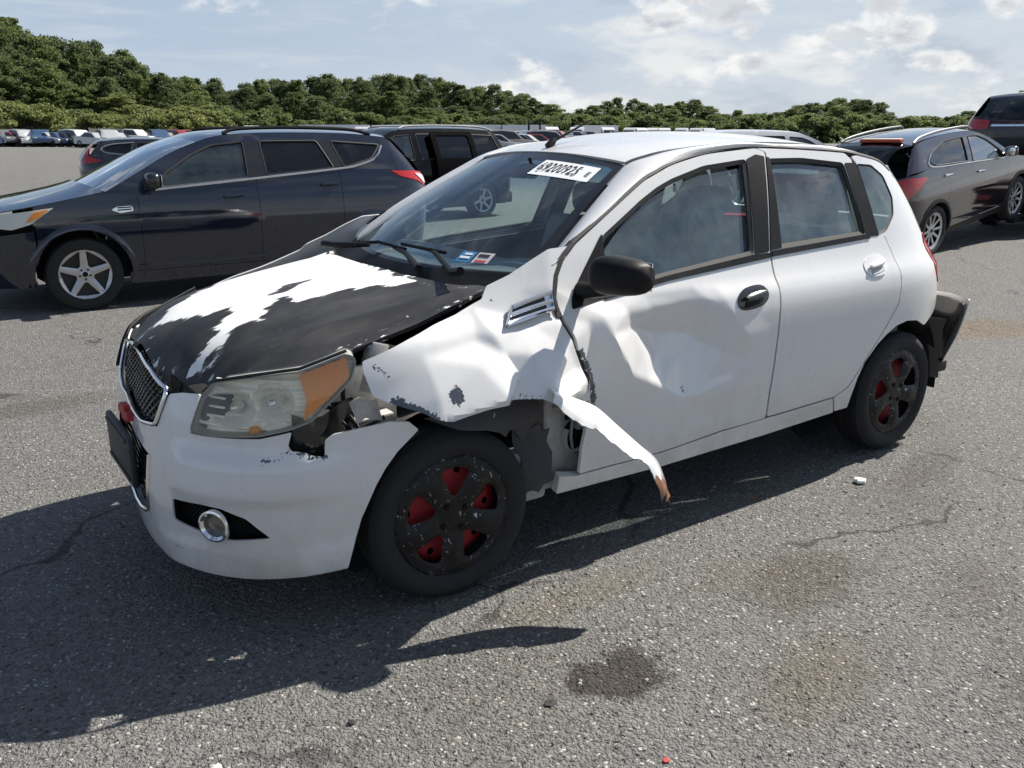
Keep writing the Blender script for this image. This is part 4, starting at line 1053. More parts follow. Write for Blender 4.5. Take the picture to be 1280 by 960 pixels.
def handle(q0, z0, m, par, sd=-1):
    def ell(rq, rz, h, base):
        def f(a, b):
            r2 = np.clip(((a - q0) / rq) ** 2 + ((b - z0) / rz) ** 2, 0, 1)
            return HERO.pt(a, b, sd, base + h * (1 - r2) ** .5)
        return f
    ol = lambda rq, rz: [(q0 + rq * abs(math.cos(t)) ** .8 * math.copysign(1, math.cos(t)), z0 + rz * abs(math.sin(t)) ** .8 * math.copysign(1, math.sin(t)) + .12 * rq * math.cos(t)) for t in np.radians(np.arange(0, 360, 15))]
    h = panel('door_handle', ol(.092, .042), ell(.105, .055, .006, .002), m, par, step=.012, solid=.004, flip=sd > 0)
    qs = np.linspace(q0 - .06, q0 + .06, 9)
    MB().tube(HERO.pt(qs, z0 + .010 + .14 * (qs - q0), sd, .022), [.010, .013, .015, .016, .016, .016, .015, .013, .010], 8, flat=.6).build('grip', m, h)
    panel('recess_shade', [(q0 - .055, z0 - .034), (q0 + .05, z0 - .022), (q0 + .055, z0 + .002), (q0 - .055, z0 - .012)], lambda a, b: HERO.pt(a, b, sd, .0095), M_dark if m is M_trim or m is M_gloss else mat('white_recess_shade', (.45, .45, .45), .5), h, step=.03, solid=0, flip=sd > 0)  # flat sheet on the handle, its darker colour paints the hollow's shade
handle(2.967, .877, M_gloss, hero); handle(3.816, .930, M_whitepl, hero); handle(2.967, .877, M_gloss, hero, 1); handle(3.816, .930, M_whitepl, hero, 1)
VT = [(1.815, .905), (1.86, .955), (2.018, .988), (2.014, .935)]
vt = panel('side_vent', rnd(VT, .008), ringmap(-1, .012), M_gloss, hero, step=.02, solid=.012)
for z0, z1 in (((1.818, .908), (2.012, .937)), ((1.836, .930), (2.014, .960)), ((1.86, .954), (2.016, .986))):
    qs = np.linspace(z0[0], z1[0], 7); zs = np.linspace(z0[1], z1[1], 7); MB().tube(HERO.pt(qs, zs, -1, .016), .0075, 6).build('vent_bar', M_chrome, vt)
A = np.array(VT + VT[:2]); MB().tube(HERO.pt(A[:, 0], A[:, 1], -1, .014), .006, 6).build('vent_frame', M_chrome, vt)
panel('vent_corner', [(1.985, .93), (2.02, .925), (2.022, .992), (1.985, .98)], ringmap(-1, .018), M_chrome, vt, step=.02, solid=.004)

# --- cabin
M_door_in = mat('door_trim', (.14, .145, .145), .8, vary=.15)
for sd in (-1, 1):
    panel('door_lining', rnd([(2.05, .30), (2.05, .90), (2.3, .945), (3.1, 1.00), (3.83, 1.04), (4.2, 1.03), (4.2, .30)], .02), lambda q, z, sd=sd: HERO.pt(q, z, sd, -.085 + .03 * np.clip((z - .9) / .1, 0, 1) - (.11 * np.exp(-((q - 2.65) / .35) ** 2 - ((z - .62) / .22) ** 2) if sd < 0 else 0.), dent=False), M_door_in, hero, step=.12, solid=.004, flip=sd > 0)
    panel('pillar_trim', rnd([(3.08, 1.0), (3.18, 1.03), (3.25, 1.40), (3.15, 1.39)], .01), lambda q, z, sd=sd: HERO.pt(q, z, sd, -.045, dent=False), M_tan, hero, step=.08, solid=.01, flip=sd > 0)
    panel('pillar_trim', rnd([(3.80, 1.04), (3.96, 1.04), (3.92, 1.37), (3.80, 1.38)], .01), lambda q, z, sd=sd: HERO.pt(q, z, sd, -.045, dent=False), M_tan, hero, step=.08, solid=.01, flip=sd > 0)
rows = []
for u in np.linspace(-1, 1, 21):
    y = .68 * u; hump = .03 * math.exp(-((y + .36) / .16) ** 2)
    f = ws(u * .97, np.array(.0))
    rows.append([(f[0] + .03, y, .955), (f[0] + .16, y, .985 + hump * .6), (.62, y, 1.00 + hump), (.72, y, .985 + hump), (.76, y, .93), (.74, y, .80), (.66, y, .62)])
loft('dashboard', rows, M_dash, hero, solid=0.01)
st = empty('steering_wheel', (.90, -.36, .90), 0, hero); st.rotation_euler = (0, math.radians(-28), 0)
tor = MB(); tor.tube([(0, .185 * math.cos(t), .185 * math.sin(t)) for t in np.radians(np.arange(0, 361, 10))], .015, 8, caps=False); tor.build('rim', M_rubber, st)
mb = MB(); mb.box((-.02, 0, 0), (.05, .13, .11), None, .03, 3)
for a in (0, 180, 270): mb.tube([(-.01, 0, 0), (-.002, .18 * math.cos(math.radians(a)), .18 * math.sin(math.radians(a)))], .014, 6, flat=.6)
mb.build('hub', M_rubber, st)
def seat(x, y, wdt=.46, name='front_seat', h=.60):
    s = empty(name, (x, y, .30), 0, hero)
    MB().box((.0, 0, .17), (.50, wdt, .16), Ry(-.12), .06, 3).build('cushion', M_cloth, s)
    MB().box((.30, 0, .22 + h / 2), (.14, wdt * .96, h), Matrix.Translation((.0, 0, 0)) @ T(.30, 0, .22) @ Ry(.30) @ T(-.30, 0, -.22), .06, 3).build('backrest', M_cloth, s)
    for yy in ([0] if wdt < .6 else [-.33, .33]): MB().box((.53, yy, .22 + h + .06), (.10, .25, .15), None, .05, 3).build('headrest', M_cloth, s)
seat(.98, -.36); seat(.98, .36); seat(1.82, 0, 1.22, 'rear_seat', .56)
MB().box((2.62, 0, .60), (.5, 1.1, .06), None, .02).build('parcel_floor', M_door_in, hero)
MB().box((.86, -.06, 1.335), (.03, .21, .062), Rz(.15), .014, 3).build('rear_view_mirror', M_trim, hero)
MB().tube([(.86, -.04, 1.34), (.84, -.03, 1.39)], .008, 6).build('mirror_stalk', M_trim, hero)
rows = [[(x, y * k, z) for y in np.linspace(-.5, .5, 7)] for x, z, k in ((.95, 1.375, .94), (1.2, 1.405, 1.0), (1.6, 1.42, 1.0), (2.1, 1.40, 1.0), (2.5, 1.345, .92))]
loft('headliner', rows, M_tan, hero)
rbx = empty('red_box', (2.33, -.19, 1.105), .2, label='red box behind the rear seat seen through the back door window', cat='box')
mb = MB(); mb.box((0, 0, .085), (.22, .28, .15), None, .012, 2); mb.build('body', mat('faded_red_plastic', (.45, .06, .05), .5), rbx)
MB().box((0, 0, .175), (.235, .295, .03), None, .008, 2).build('lid', mat('pale_red_plastic', (.60, .16, .13), .5), rbx)
# ------------------------------------------------------------------ ground
def asphalt():
    m = bpy.data.materials.new('worn_asphalt'); m.use_nodes = True; t = NT(m.node_tree)
    co = t.n('ShaderNodeTexCoord').outputs['Object']
    warp = t.n('ShaderNodeVectorMath', {0: co, 1: t.n('ShaderNodeVectorMath', {0: t.n('ShaderNodeTexNoise', {'Vector': co, 'Scale': 30., 'Detail': 0.}).outputs[1], 1: (.012, .012, .0)}, operation='MULTIPLY').outputs[0]}, operation='ADD').outputs[0]
    v1 = t.n('ShaderNodeTexVoronoi', {'Vector': warp, 'Scale': 92., 'Randomness': 1.}, feature='F1')
    v2 = t.n('ShaderNodeTexVoronoi', {'Vector': warp, 'Scale': 210., 'Randomness': 1.}, feature='F1')
    s1 = t.n('ShaderNodeSeparateXYZ', {0: v1.outputs['Color']}); s2 = t.n('ShaderNodeSeparateXYZ', {0: v2.outputs['Color']})
    big = t.noise(co, .35, 3, .6); mid = t.noise(co, 2.2, 4, .62)
    base = t.mix(t.step(mid, .3, .75), (.082, .083, .083), (.135, .134, .131))
    base = t.mix(t.step(big, .35, .7), base, t.mix(.5, base, (.16, .156, .147)))
    st = t.mix(s1.outputs[0], (.045, .046, .048), (.27, .27, .265))
    c = t.mix(.55, base, st)
    st2 = t.mix(s2.outputs[1], (.06, .058, .055), (.26, .25, .23)); c = t.mix(.40, c, st2)
    pale = t.math('MULTIPLY', t.step(s1.outputs[1], .93, .95), t.step(v1.outputs[0], .55, .35)); c = t.mix(t.math('MULTIPLY', pale, .75), c, (.50, .48, .45))
    pit = t.step(t.noise(co, 42., 2, .6), .40, .30); c = t.mix(t.math('MULTIPLY', pit, .75), c, (.035, .034, .033))
    # oil and rust stains where cars have stood
    P = t.n('ShaderNodeSeparateXYZ', {0: co}); wob = t.math('MULTIPLY', t.math('SUBTRACT', t.noise(co, 9., 4, .72), .5), 2.0)
    def stain(c, x, y, rx, ry, colr, amt, rot=0., soft=.5):
        dx = t.math('SUBTRACT', P.outputs[0], x); dy = t.math('SUBTRACT', P.outputs[1], y)
        a = t.math('ADD', t.math('MULTIPLY', dx, math.cos(rot)), t.math('MULTIPLY', dy, math.sin(rot))); b = t.math('SUBTRACT', t.math('MULTIPLY', dy, math.cos(rot)), t.math('MULTIPLY', dx, math.sin(rot)))
        r = t.math('SQRT', t.math('ADD', t.math('POWER', t.math('DIVIDE', a, rx), 2.), t.math('POWER', t.math('DIVIDE', b, ry), 2.)))
        k = t.math('MULTIPLY', t.step(t.math('ADD', r, wob), 1. + soft * .5, 1. - soft * .5), amt)
        return t.mix(k, c, t.mix(.75, c, colr, 'MULTIPLY') if False else t.mix(1., c, colr, 'MULTIPLY'))
    for s in [(.16, -1.43, .15, .105, (.33, .30, .28), .95, .1, .35), (.62, -1.76, .26, .12, (.84, .73, .58), .6, .3, 1.2), (1.05, -1.38, .25, .14, (.62, .54, .46), .7, .2, 1.0), (.9, -1.22, .2, .1, (.86, .78, .66), .4, 0, 1.2),
              (.33, -1.02, .30, .08, (.9, .80, .62), .5, .0, 1.2), (1.5, -1.75, .25, .12, (.68, .62, .57), .5, .4, 1.2), (2.0, -1.2, .3, .2, (.75, .70, .64), .4, .4, 1.2), (2.4, -1.05, .3, .1, (.62, .59, .56), .6, .2, .9), (1.2, -2.2, .3, .2, (.66, .6, .56), .5, .2, 1.2),
              (5.2, .6, 1.4, .35, (1.0, .82, .62), .8, -.5, .9), (-1.5, 1.6, .3, .15, (.66, .6, .56), .6, 0, 1.2), (-.9, 2.3, .4, .15, (.6, .55, .5), .6, 0, 1.2), (2.9, -.6, .4, .2, (.8, .75, .7), .4, 0, 1.2), (-.2, -1.30, .5, .25, (.85, .80, .72), .4, 0, 1.2)]:
        c = stain(c, *s)
    # hairline cracks
    vc = t.n('ShaderNodeTexVoronoi', {'Vector': t.n('ShaderNodeVectorMath', {0: co, 1: t.n('ShaderNodeVectorMath', {0: t.n('ShaderNodeTexNoise', {'Vector': co, 'Scale': 3., 'Detail': 3.}).outputs[1], 1: (.5, .5, 0)}, operation='MULTIPLY').outputs[0]}, operation='ADD').outputs[0], 'Scale': .55}, feature='DISTANCE_TO_EDGE')
    crack = t.math('MULTIPLY', t.step(vc.outputs[0], .008, .003), t.step(t.noise(co, .9, 3), .47, .56)); c = t.mix(t.math('MULTIPLY', crack, .7), c, (.03, .03, .03))
    h = t.math('SUBTRACT', t.math('ADD', t.math('MULTIPLY', v1.outputs[0], -.55), t.math('MULTIPLY', v2.outputs[0], -.3)), t.math('MULTIPLY', pit, .35))
    h = t.math('ADD', h, t.math('MULTIPLY', t.noise(co, 60., 2, .6), .5))
    p = t.n('ShaderNodeBsdfPrincipled', {'Base Color': c, 'Roughness': .88, 'Specular IOR Level': .25})
    b = t.n('ShaderNodeBump', {'Strength': 1., 'Distance': .012, 'Height': h}); t.t.links.new(b.outputs[0], p.inputs['Normal'])
    t.n('ShaderNodeOutputMaterial', {0: p.outputs[0]}); return m
M_asph = asphalt()
put('parking_lot_ground', ([(-900, -60, 0), (900, -60, 0), (900, 1200, 0), (-900, 1200, 0)], [(0, 1, 2, 3)], False), M_asph, kind='structure', label='worn grey asphalt of the parking lot')
# loose chips of stone lying about near the camera
V = []; F = []
for i in range(5200):
    d = 1.0 + 5.5 * RNG.random() ** 1.4; a = YAW + (RNG.random() - .5) * 1.35
    x = CAM[0] + d * math.sin(a); y = CAM[1] + d * math.cos(a); s = .0022 + .0042 * RNG.random() ** 3
    k = len(V); r = RNG.random(6) * .7 + .65; th = RNG.random() * 6.28
    for j in range(5): V.append((x + s * r[j] * math.cos(th + j * 1.257) * 1.3, y + s * r[j] * math.sin(th + j * 1.257), .0008))
    for j in range(5): V.append((x + s * .6 * r[j] * math.cos(th + j * 1.257) * 1.3, y + s * .6 * r[j] * math.sin(th + j * 1.257), .001 + s * .55 * r[5]))
    F += [(k + j, k + (j + 1) % 5, k + 5 + (j + 1) % 5, k + 5 + j) for j in range(5)] + [tuple(k + 5 + j for j in range(5))]
def chips():
    m = bpy.data.materials.new('stone_chips'); m.use_nodes = True; t = NT(m.node_tree)
    g = t.n('ShaderNodeNewGeometry').outputs['Random Per Island']
    c = t.mix(t.step(g, .0, 1.), (.07, .07, .068), (.34, .33, .315)); p = t.n('ShaderNodeBsdfPrincipled', {'Base Color': c, 'Roughness': .85}); t.n('ShaderNodeOutputMaterial', {0: p.outputs[0]}); return m
put('loose_gravel', mesh('loose_gravel', V, F, False), chips(), kind='stuff', label='small stone chips scattered over the asphalt')
# litter
def scrap(name, x, y, s, colr, label, cat, h=.5, seed=1, rz=0.):
    r = np.random.default_rng(seed); rows = []
    for i in range(7):
        row = []
        for j in range(9):
            a = j / 9 * 6.283; e = math.sin(math.pi * (i + .3) / 6.6); row.append((s * e * math.cos(a) * (1 + .45 * (r.random() - .5)), s * .7 * e * math.sin(a) * (1 + .45 * (r.random() - .5)), s * h * (1 - math.cos(math.pi * i / 6)) * (.5 + .2 * r.random())))
        rows.append(row)
    V, F = grid(rows, True); o = put(name, mesh(name, V, F, True, 30), mat('litter_' + name + str(seed), colr, .8), label=label, cat=cat); o.location = (x, y, .001); o.rotation_euler = (0, 0, rz)
scrap('paper_scrap', 1.985, -.975, .034, (.80, .80, .79), 'crumpled white paper scrap near the rear wheel', 'litter', .5, 2)
scrap('dry_leaf', 1.46, -.82, .016, (.35, .14, .03), 'small orange leaf on the shadowed asphalt', 'leaf', .2, 3)
scrap('red_plastic_bit', .02, -1.76, .011, (.5, .05, .04), 'small red plastic bit on the foreground asphalt', 'litter', .4, 4)
scrap('stone_flake', -.905, -1.165, .022, (.62, .56, .46), 'pale stone flake at the lower left of the asphalt', 'stone', .25, 5, 1.0)
scrap('twig_bit', -.08, -1.42, .020, (.03, .028, .025), 'small black scrap beside the hatchback shadow', 'litter', .2, 6)
scrap('black_pebble', -.56, -1.19, .013, (.03, .03, .03), 'black pebble on the asphalt below the hatchback shadow', 'stone', .5, 7)
# ------------------------------------------------------------------ other vehicles
def paint(name, c, metal=.35, dirt=.25):
    return mat(name, c, .06, metal, coat=.85, spec=.45, dirt=dirt, dirt_col=(.16, .15, .14))
M_alloy = mat('alloy', (.55, .55, .56), .3, .8, dirt=.25)
M_alloy_dark = mat('dark_alloy_pocket', (.03, .03, .03), .5)
M_privacy = glass_mat('privacy_glass', (.045, .05, .052), 1.3, .02, dcol=(.12, .12, .12))
M_wglass = glass_mat('other_glass', (.30, .42, .41), 2.4, .12, dcol=(.20, .27, .28))  # teal dust colour paints in the reflections on these windows
M_cabin = mat('cabin_dark', (.035, .035, .036), .85)
M_clear = mat('frosted_lamp', (.62, .61, .55), .25, coat=.5)
_wheel_cache = {}
def alloy_meshes(n, R, rim, style):
    key = (n, round(R, 3), style)
    if key in _wheel_cache: return _wheel_cache[key]
    hwid = R * .33
    tp = MB().lathe([(rim, hwid * .80), (rim * 1.03, hwid * .93), (rim + (R - rim) * .5, hwid * 1.02), (R * .955, hwid * .92), (R * .99, hwid * .70), (R, hwid * .3), (R, -hwid * .3), (R * .99, -hwid * .7), (R * .955, -hwid * .92), (rim, -hwid * .8)], 56)
    ty = mesh('tyre', tp.V, tp.F, True, 25); ty.materials.append(M_tyre)
    dk = MB().lathe([(.0001, hwid * .10), (rim * .8, hwid * .10), (rim, hwid * .2), (rim, hwid * .75)], 40); dr = mesh('brake_disc', dk.V, dk.F); dr.materials.append(M_alloy_dark)
    wins = []
    for k in range(n):
        a = 2 * math.pi * (k + .5) / n + math.pi / 2; ca, sa = math.cos(a), math.sin(a); w0 = math.tan(math.pi / n)
        i0, i1 = rim * .34, rim * .84; s = .30 if n < 7 else .38
        pw = [(i0, -i0 * w0 * s * .8), (i1, -i1 * w0 * (1 - s * .75)), (i1 * 1.04, 0), (i1, i1 * w0 * (1 - s * .75)), (i0, i0 * w0 * s * .8)]
        if style == 'turbine': pw = [(u, v + .10 * (u - i0)) for u, v in pw]
        wins.append(rnd([(u * ca - v * sa, u * sa + v * ca) for u, v in pw], rim * .06))
    circ = [(rim * math.cos(t), rim * math.sin(t)) for t in np.radians(np.arange(0, 360, 6))]
    P, F = fill2d(circ, wins, rim * .09)
    r = np.hypot(P[:, 0], P[:, 1]) / rim; d = np.min([seg_dist(P[:, 0], P[:, 1], w_) for w_ in wins], 0)
    h = np.interp(r, [0, .12, .2, .3, .8, .92, .96, 1.0], [.6, .6, .5, .56, .72, .74, .84, .80]) * hwid - .08 * hwid * np.exp(-(d / (rim * .05)) ** 2)
    al = mesh('alloy_rim', np.stack([P[:, 0], -h, P[:, 1]], -1), F, True, 32); al.materials.append(M_alloy)
    cp = MB().lathe([(.0001, hwid * .66), (rim * .10, hwid * .65), (rim * .115, hwid * .55)], 16); cm = mesh('centre_cap', cp.V, cp.F); cm.materials.append(M_trim)
    nuts = []
    for k in range(5):
        a = 2 * math.pi * (k + .5) / 5 + math.pi / 2; q = MB().lathe([(.0001, hwid * .60), (rim * .045, hwid * .60), (rim * .05, hwid * .45)], 8, T(rim * .21 * math.cos(a), 0, rim * .21 * math.sin(a))); me = mesh('lug_nut', q.V, q.F); me.materials.append(M_alloy_dark); nuts.append(me)
    _wheel_cache[key] = (ty, dr, al, cm, nuts); return _wheel_cache[key]
def add_wheel(par, x, y, R, rim, n=5, style='plain', outside=-1, detail=True, spin=0., z=None):
    ty, dr, al, cm, nuts = alloy_meshes(n, R, rim, style)
    wl = empty('wheel', (x, y, R if z is None else z), 0 if outside < 0 else math.pi, par)
    put('tyre', ty, None, wl); put('brake_disc', dr, None, wl); o = put('alloy_rim', al, None, wl, .012); o.rotation_euler = (0, spin, 0); put('centre_cap', cm, None, wl)
    if detail:
        for me in nuts: o = put('lug_nut', me, None, wl); o.rotation_euler = (0, spin, 0)
    return wl

def suv(name, S, label, cat='car', group=None):
    """two-box car from a spec of side-view points (x from the front axle, z); left side faces -y"""
    root = empty(name, label=label, cat=cat, group=group)
    rg = Ring(S['hw'], S['ins'], S['A'], S['R'], S['x0f'], S['x0r'], S.get('nf', 2.8), S.get('nr', 3.2))
    X = rg.X; M = S['paint']; G = S.get('glass', M_privacy); GF = S.get('glass_front', M_wglass); wb = S['wb']; ra = S['ra']; zs = S['sill']
    cl = S.get('cladding')
    def mp(sd, off=0.): return lambda x, z: rg.pt(x, z, sd, off)
    def both(nm, poly, m, holes=(), r=.015, off=0., solid=.010, step=.07, par=None, q=False, hr=.03):
        out = []
        for sd in (-1, 1):
            pl = [((p[0] if q else X(p[0])),) + tuple(p[1:]) for p in poly]; hs = [rnd([((p[0] if q else X(p[0])),) + tuple(p[1:]) for p in h], hr) for h in holes]
            out.append(panel(nm, rnd(pl, r), mp(sd, off), m, par or root, hs, step, solid, flip=sd > 0))
        return out
    def arc(xc, a0, a1, n=14, rr=None): return [(xc + (rr or ra) * math.cos(a), S['wz'] + (rr or ra) * math.sin(a)) for a in np.radians(np.linspace(a0, a1, n))]
    belt = pchip([p[0] for p in S['belt']], [p[1] for p in S['belt']]); E = S['edge']; hood = S['hood']
    d1, d2, d3 = S['cuts']; g = .004
    a0 = math.degrees(math.asin((zs - S['wz']) / ra))
    hz = pchip([p[0] for p in hood], [p[1] for p in hood])
    xj = S['xj']; zj = S['zj']
    fen = [(xj, float(hz(xj)) - .004)] + [(x, z - .004) for x, z in hood if x > xj + .02] + [(d1 - g, float(belt(d1))), (d1 - g, zs), (math.sqrt(ra ** 2 - (zs - S['wz']) ** 2), zs)] + arc(0, a0 + 3, 178 - a0 * .3)[1:-1] + [(xj, zj)]
    fen = [p for i, p in enumerate(fen) if i == 0 or abs(p[0] - fen[i - 1][0]) + abs(p[1] - fen[i - 1][1]) > .004]
    both('front_fender', fen, M)
    fdr = [(d1, float(belt(d1)))] + [(x, float(belt(x))) for x in np.linspace(d1, d2, 5)[1:-1]] + [(d2 - g, float(belt(d2))), (d2 - g, zs), (d1, zs)]
    both('front_door', fdr, M)
    xr = wb - ra; ang = [a for a in np.linspace(180 - a0, 95, 16)]
    arcp = arc(wb, 180 - a0, 100, 12, ra + .03)
    lim = [p for p in arcp if p[0] < d3 - .02]
    zt = lim[-1][1] + .03
    rdr = [(d2, float(belt(d2)))] + [(x, float(belt(x))) for x in np.linspace(d2, d3, 4)[1:-1]] + [(d3 - g, float(belt(d3))), (d3 - g, zt)] + lim[::-1] + [(d2, zs)]
    both('rear_door', rdr, M)
    qr = S['tail_q']                     # ring q where the side ends and the tail begins
    xt = [(d3, float(belt(d3)))] + [(x, float(belt(x))) for x in np.linspace(d3, rg.x0r + .02, 4)[1:]]
    quarter = [(X(x), z) for x, z in xt] + [(qr, float(belt(rg.x0r + .6))), (qr, S['bump_r'])] + [(X(wb + .30), S['bump_r'])] if False else None
    qpoly = [(X(x), z) for x, z in xt] + [(qr, S['tail_belt']), (qr, S['bump_r'])]
    arcq = [(X(x), z) for x, z in arc(wb, 20, 100, 14) if z < S['bump_r'] + 9]
    arcq = [p for p in arcq if p[1] > S['bump_r'] - .02 or p[0] < X(wb)]
    fl = [p for p in arcp if p[0] >= d3 - .02]
    qpoly += arcq + [(X(a), b) for a, b in arc(wb, 100, 180 - a0, 12)] + [(X(a) , b) for a, b in arcp if a < d3 - .02] + [(X(d3), zt)]
    both('quarter_panel', qpoly, M, q=True, r=.004)
    # pillars and roof sides with the window openings
    up = [(x, z) for x, z in E] + [(S['tail_x'], S['tail_belt'])] + [(x, float(belt(x)) + .003) for x in np.linspace(S['tail_x'] - .1, d1, 9)]
    wins = S['windows']
    both('window_frame', up, M, [w_ for w_, _ in wins], r=.004)
    for w_, gm in wins:
        for sd in (-1, 1):
            pl = rnd([(X(a), b) for a, b in w_], .03); panel('side_window', pl, mp(sd, -.010), GF if gm == 'f' else G, root, step=.12, solid=0, flip=sd > 0)
            A = np.array(resample(pl, .06)); A2 = np.vstack([A, A[:2]]); MB().tube(rg.pt(A2[:, 0], A2[:, 1], sd, -.002), .010, 5, caps=False).build('window_seal', M_rubber, root)
    for pil in S.get('pillars', []): both('pillar_cover', pil, M_gloss, r=.01, off=.003, solid=.003)
    if S.get('chrome_line'):
        A = np.array(smoothline(S['chrome_line'], 5))
        for sd in (-1, 1): MB().tube(rg.pt(X(A[:, 0]), A[:, 1], sd, .006), .011, 6).build('chrome_strip', M_chrome, root)
    if S.get('character'):
        for ln in S['character']:
            A = np.array(smoothline(ln, 6))
            for sd in (-1, 1): MB().tube(rg.pt(X(A[:, 0]), A[:, 1], sd, -.004), .016, 6, flat=.6).build('body_crease', M, root)
    # wheel arch cladding and sill
    cm = cl or M
    for xc in (0, wb):
        rows = []
        for a in np.radians(np.linspace(a0, 180 - a0, 24)):
            pts = []
            for k, o in ((ra + .045, .004), (ra + .03, .014), (ra - .005, .014), (ra - .012, -.05)):
                pts.append((xc + k * math.cos(a), S['wz'] + k * math.sin(a), o))
            rows.append(pts)
        for sd in (-1, 1):
            rr = [[tuple(rg.pt(np.array(rg.q_of(x, rg.half(x, z), z)), np.array(z), sd, o)) for x, z, o in p] for p in rows]
            loft('arch_trim', rr, cm, root, flip=sd < 0)
            rw = [[(xc + (ra + .02) * math.cos(a), sd * y, S['wz'] + (ra + .02) * math.sin(a)) for y in (S['hw'] - .04, S['hw'] - .35)] for a in np.radians(np.linspace(-10, 190, 20))]
            loft('wheel_well', rw, M_dark, root, flip=sd > 0)
    both('sill_trim', [(ra * .93, zs + .07), (wb - ra * .95, zs + .07), (wb - ra * .92, zs - .02), (ra * .95, zs - .04)], cm, off=.006, solid=.03)
    # bumpers
    qf = rg.q_of(xj, rg.half(xj, zj), zj)
    zt_f = S['bump_top']
    fbp = [(0, zt_f), (qf * .75, zt_f), (qf - .004, zj + .10), (qf - .004, zj)] + [(rg.q_of(x, rg.half(x, z), z), z) for x, z in arc(0, 150, 180, 5, ra) if x < xj] + [(X(-ra) - .01, S['wz']) if -ra > rg.x0f else (rg.q_of(-ra, rg.half(-ra, S['wz']), S['wz']) - .01, S['wz']), (rg.q_of(-ra - .02, rg.half(-ra - .02, zs), zs), zs), (.5, zs - .03), (0, zs - .03)]
    panel('front_bumper', rnd(sym(fbp), .02), mp(-1, .004), M, root, step=.08, solid=.006)
    b = [(qr, S['bump_r'] - .004), (X(wb + ra), S['bump_r'] - .004), (X(wb + ra * .995), S['wz'] + .02), (X(wb + ra), zs), (qr, zs)]
    HQ2 = rg.q2 + math.pi / 2
    rb = [(qr, S['bump_r']), (HQ2, S['bump_r']), (HQ2, zs), (qr, zs), (rg.q_of(wb + ra, rg.half(wb + ra, zs), zs) + .02, zs)] + [(rg.q_of(x, rg.half(x, z), z), z) for x, z in arc(wb, 3, 55, 6, ra + .01) if z < S['bump_r'] - .02] + [(rg.q_of(wb + ra * .8, rg.half(wb + ra * .8, S['bump_r']), S['bump_r']), S['bump_r'])]
    for sd in (-1, 1): panel('rear_bumper', rnd(rb, .01), mp(sd, .006), S.get('rear_bumper_mat', M), root, step=.08, solid=.006, flip=sd > 0)
    # bonnet, windscreen, roof, tail window
    def top(nm, pts, m, crown, bow, n=17, solid=.008, flip=True):
        rows = []
        for i, (x, z) in enumerate(smoothline(pts, 5)):
            yh = float(rg.half(x, z)) - .006; t = i / (5 * (len(pts) - 1))
            c = crown[0] + (crown[1] - crown[0]) * t; b_ = bow[0] + (bow[1] - bow[0]) * t
            rows.append([(x + b_ * (1 - u * u), u * yh, z + c * (1 - abs(u) ** 2.3)) for u in np.linspace(-1, 1, n)])
        return loft(nm, rows, m, root, flip=flip, solid=solid)
    top('hood', hood, M, (.02, .06), (0, -.10))
    top('windscreen', [E[0], E[1]] + E[2:S['n_ws'] + 1], GF, (.03, .035), (-.10, -.05), solid=0)
    top('roof', E[S['n_ws']:S['n_roof'] + 1], M, (.035, .04), (-.05, .02))
    tl = [E[S['n_roof']]] + E[S['n_roof'] + 1:] + [(S['tail_x'], S['tail_belt'])]
    top('rear_window', tl, G, (.035, .0), (.02, .10), solid=0)
    tp = [(qr + .004, S['tail_belt'] + .01), (HQ2, S['tail_belt'] + .01), (HQ2, S['bump_r'] + .004), (qr + .004, S['bump_r'] + .004)]
    for sd in (-1, 1): panel('tailgate', rnd(tp, .01), mp(sd), M, root, step=.09, solid=.008, flip=sd > 0)
    for nm, pl, m, off in S.get('front_bits', []):
        for sd in (-1, 1): panel(nm, rnd(pl, .02), mp(sd, off), m, root, step=.05, solid=.012, flip=sd > 0)
    for nm, pl, m, off in S.get('rear_bits', []):
        for sd in (-1, 1): panel(nm, rnd([(rg.q2 + a, z) for a, z in pl], .02), mp(sd, off), m, root, step=.05, solid=.012, flip=sd > 0)
    # fittings
    mx, mz = S['mirror']
    for sd in (-1, 1):
        y0 = float(rg.half(mx, mz)); mi = MB(); mi.box((mx + .02, sd * (y0 + .12), mz + .03), (.12, .20, .14), None, .05, 4); mi.tube([(mx, sd * (y0 - .02), mz - .03), (mx, sd * (y0 + .07), mz)], .03, 8)
        dm = mi.build('door_mirror', S.get('mirror_mat', M), root); MB().box((mx + .083, sd * (y0 + .125), mz + .03), (.006, .16, .11), None, .003).build('mirror_glass', M_chrome, dm)
        for hx, hzz in S['handles']:
            q = X(np.linspace(hx - .09, hx + .09, 7)); zz = hzz + .05 * (q - X(hx)); MB().tube(rg.pt(q, zz, sd, .022), [.012, .015, .017, .017, .017, .015, .012], 8).build('door_handle', S.get('handle_mat', M), root)
    if S.get('rails'):
        A = np.array(smoothline(S['rails'], 5))
        for sd in (-1, 1):
            MB().tube([(x, sd * (float(rg.half(x, z - .03)) - .05), z) for x, z in A], .017, 8).build('roof_rail', S.get('rail_mat', M_trim), root)
    # cabin
    x1, x2 = S['cabin']
    MB().box(((x1 + x2) / 2, 0, zs + .10), (x2 - x1 + .9, S['hw'] * 1.6, .2), None, .03).build('floor_pan', M_dark, root)
    MB().box((-.25, 0, zs + .25), (.8, S['hw'] * 1.3, .36), None, .05).build('engine_block', M_dark, root)
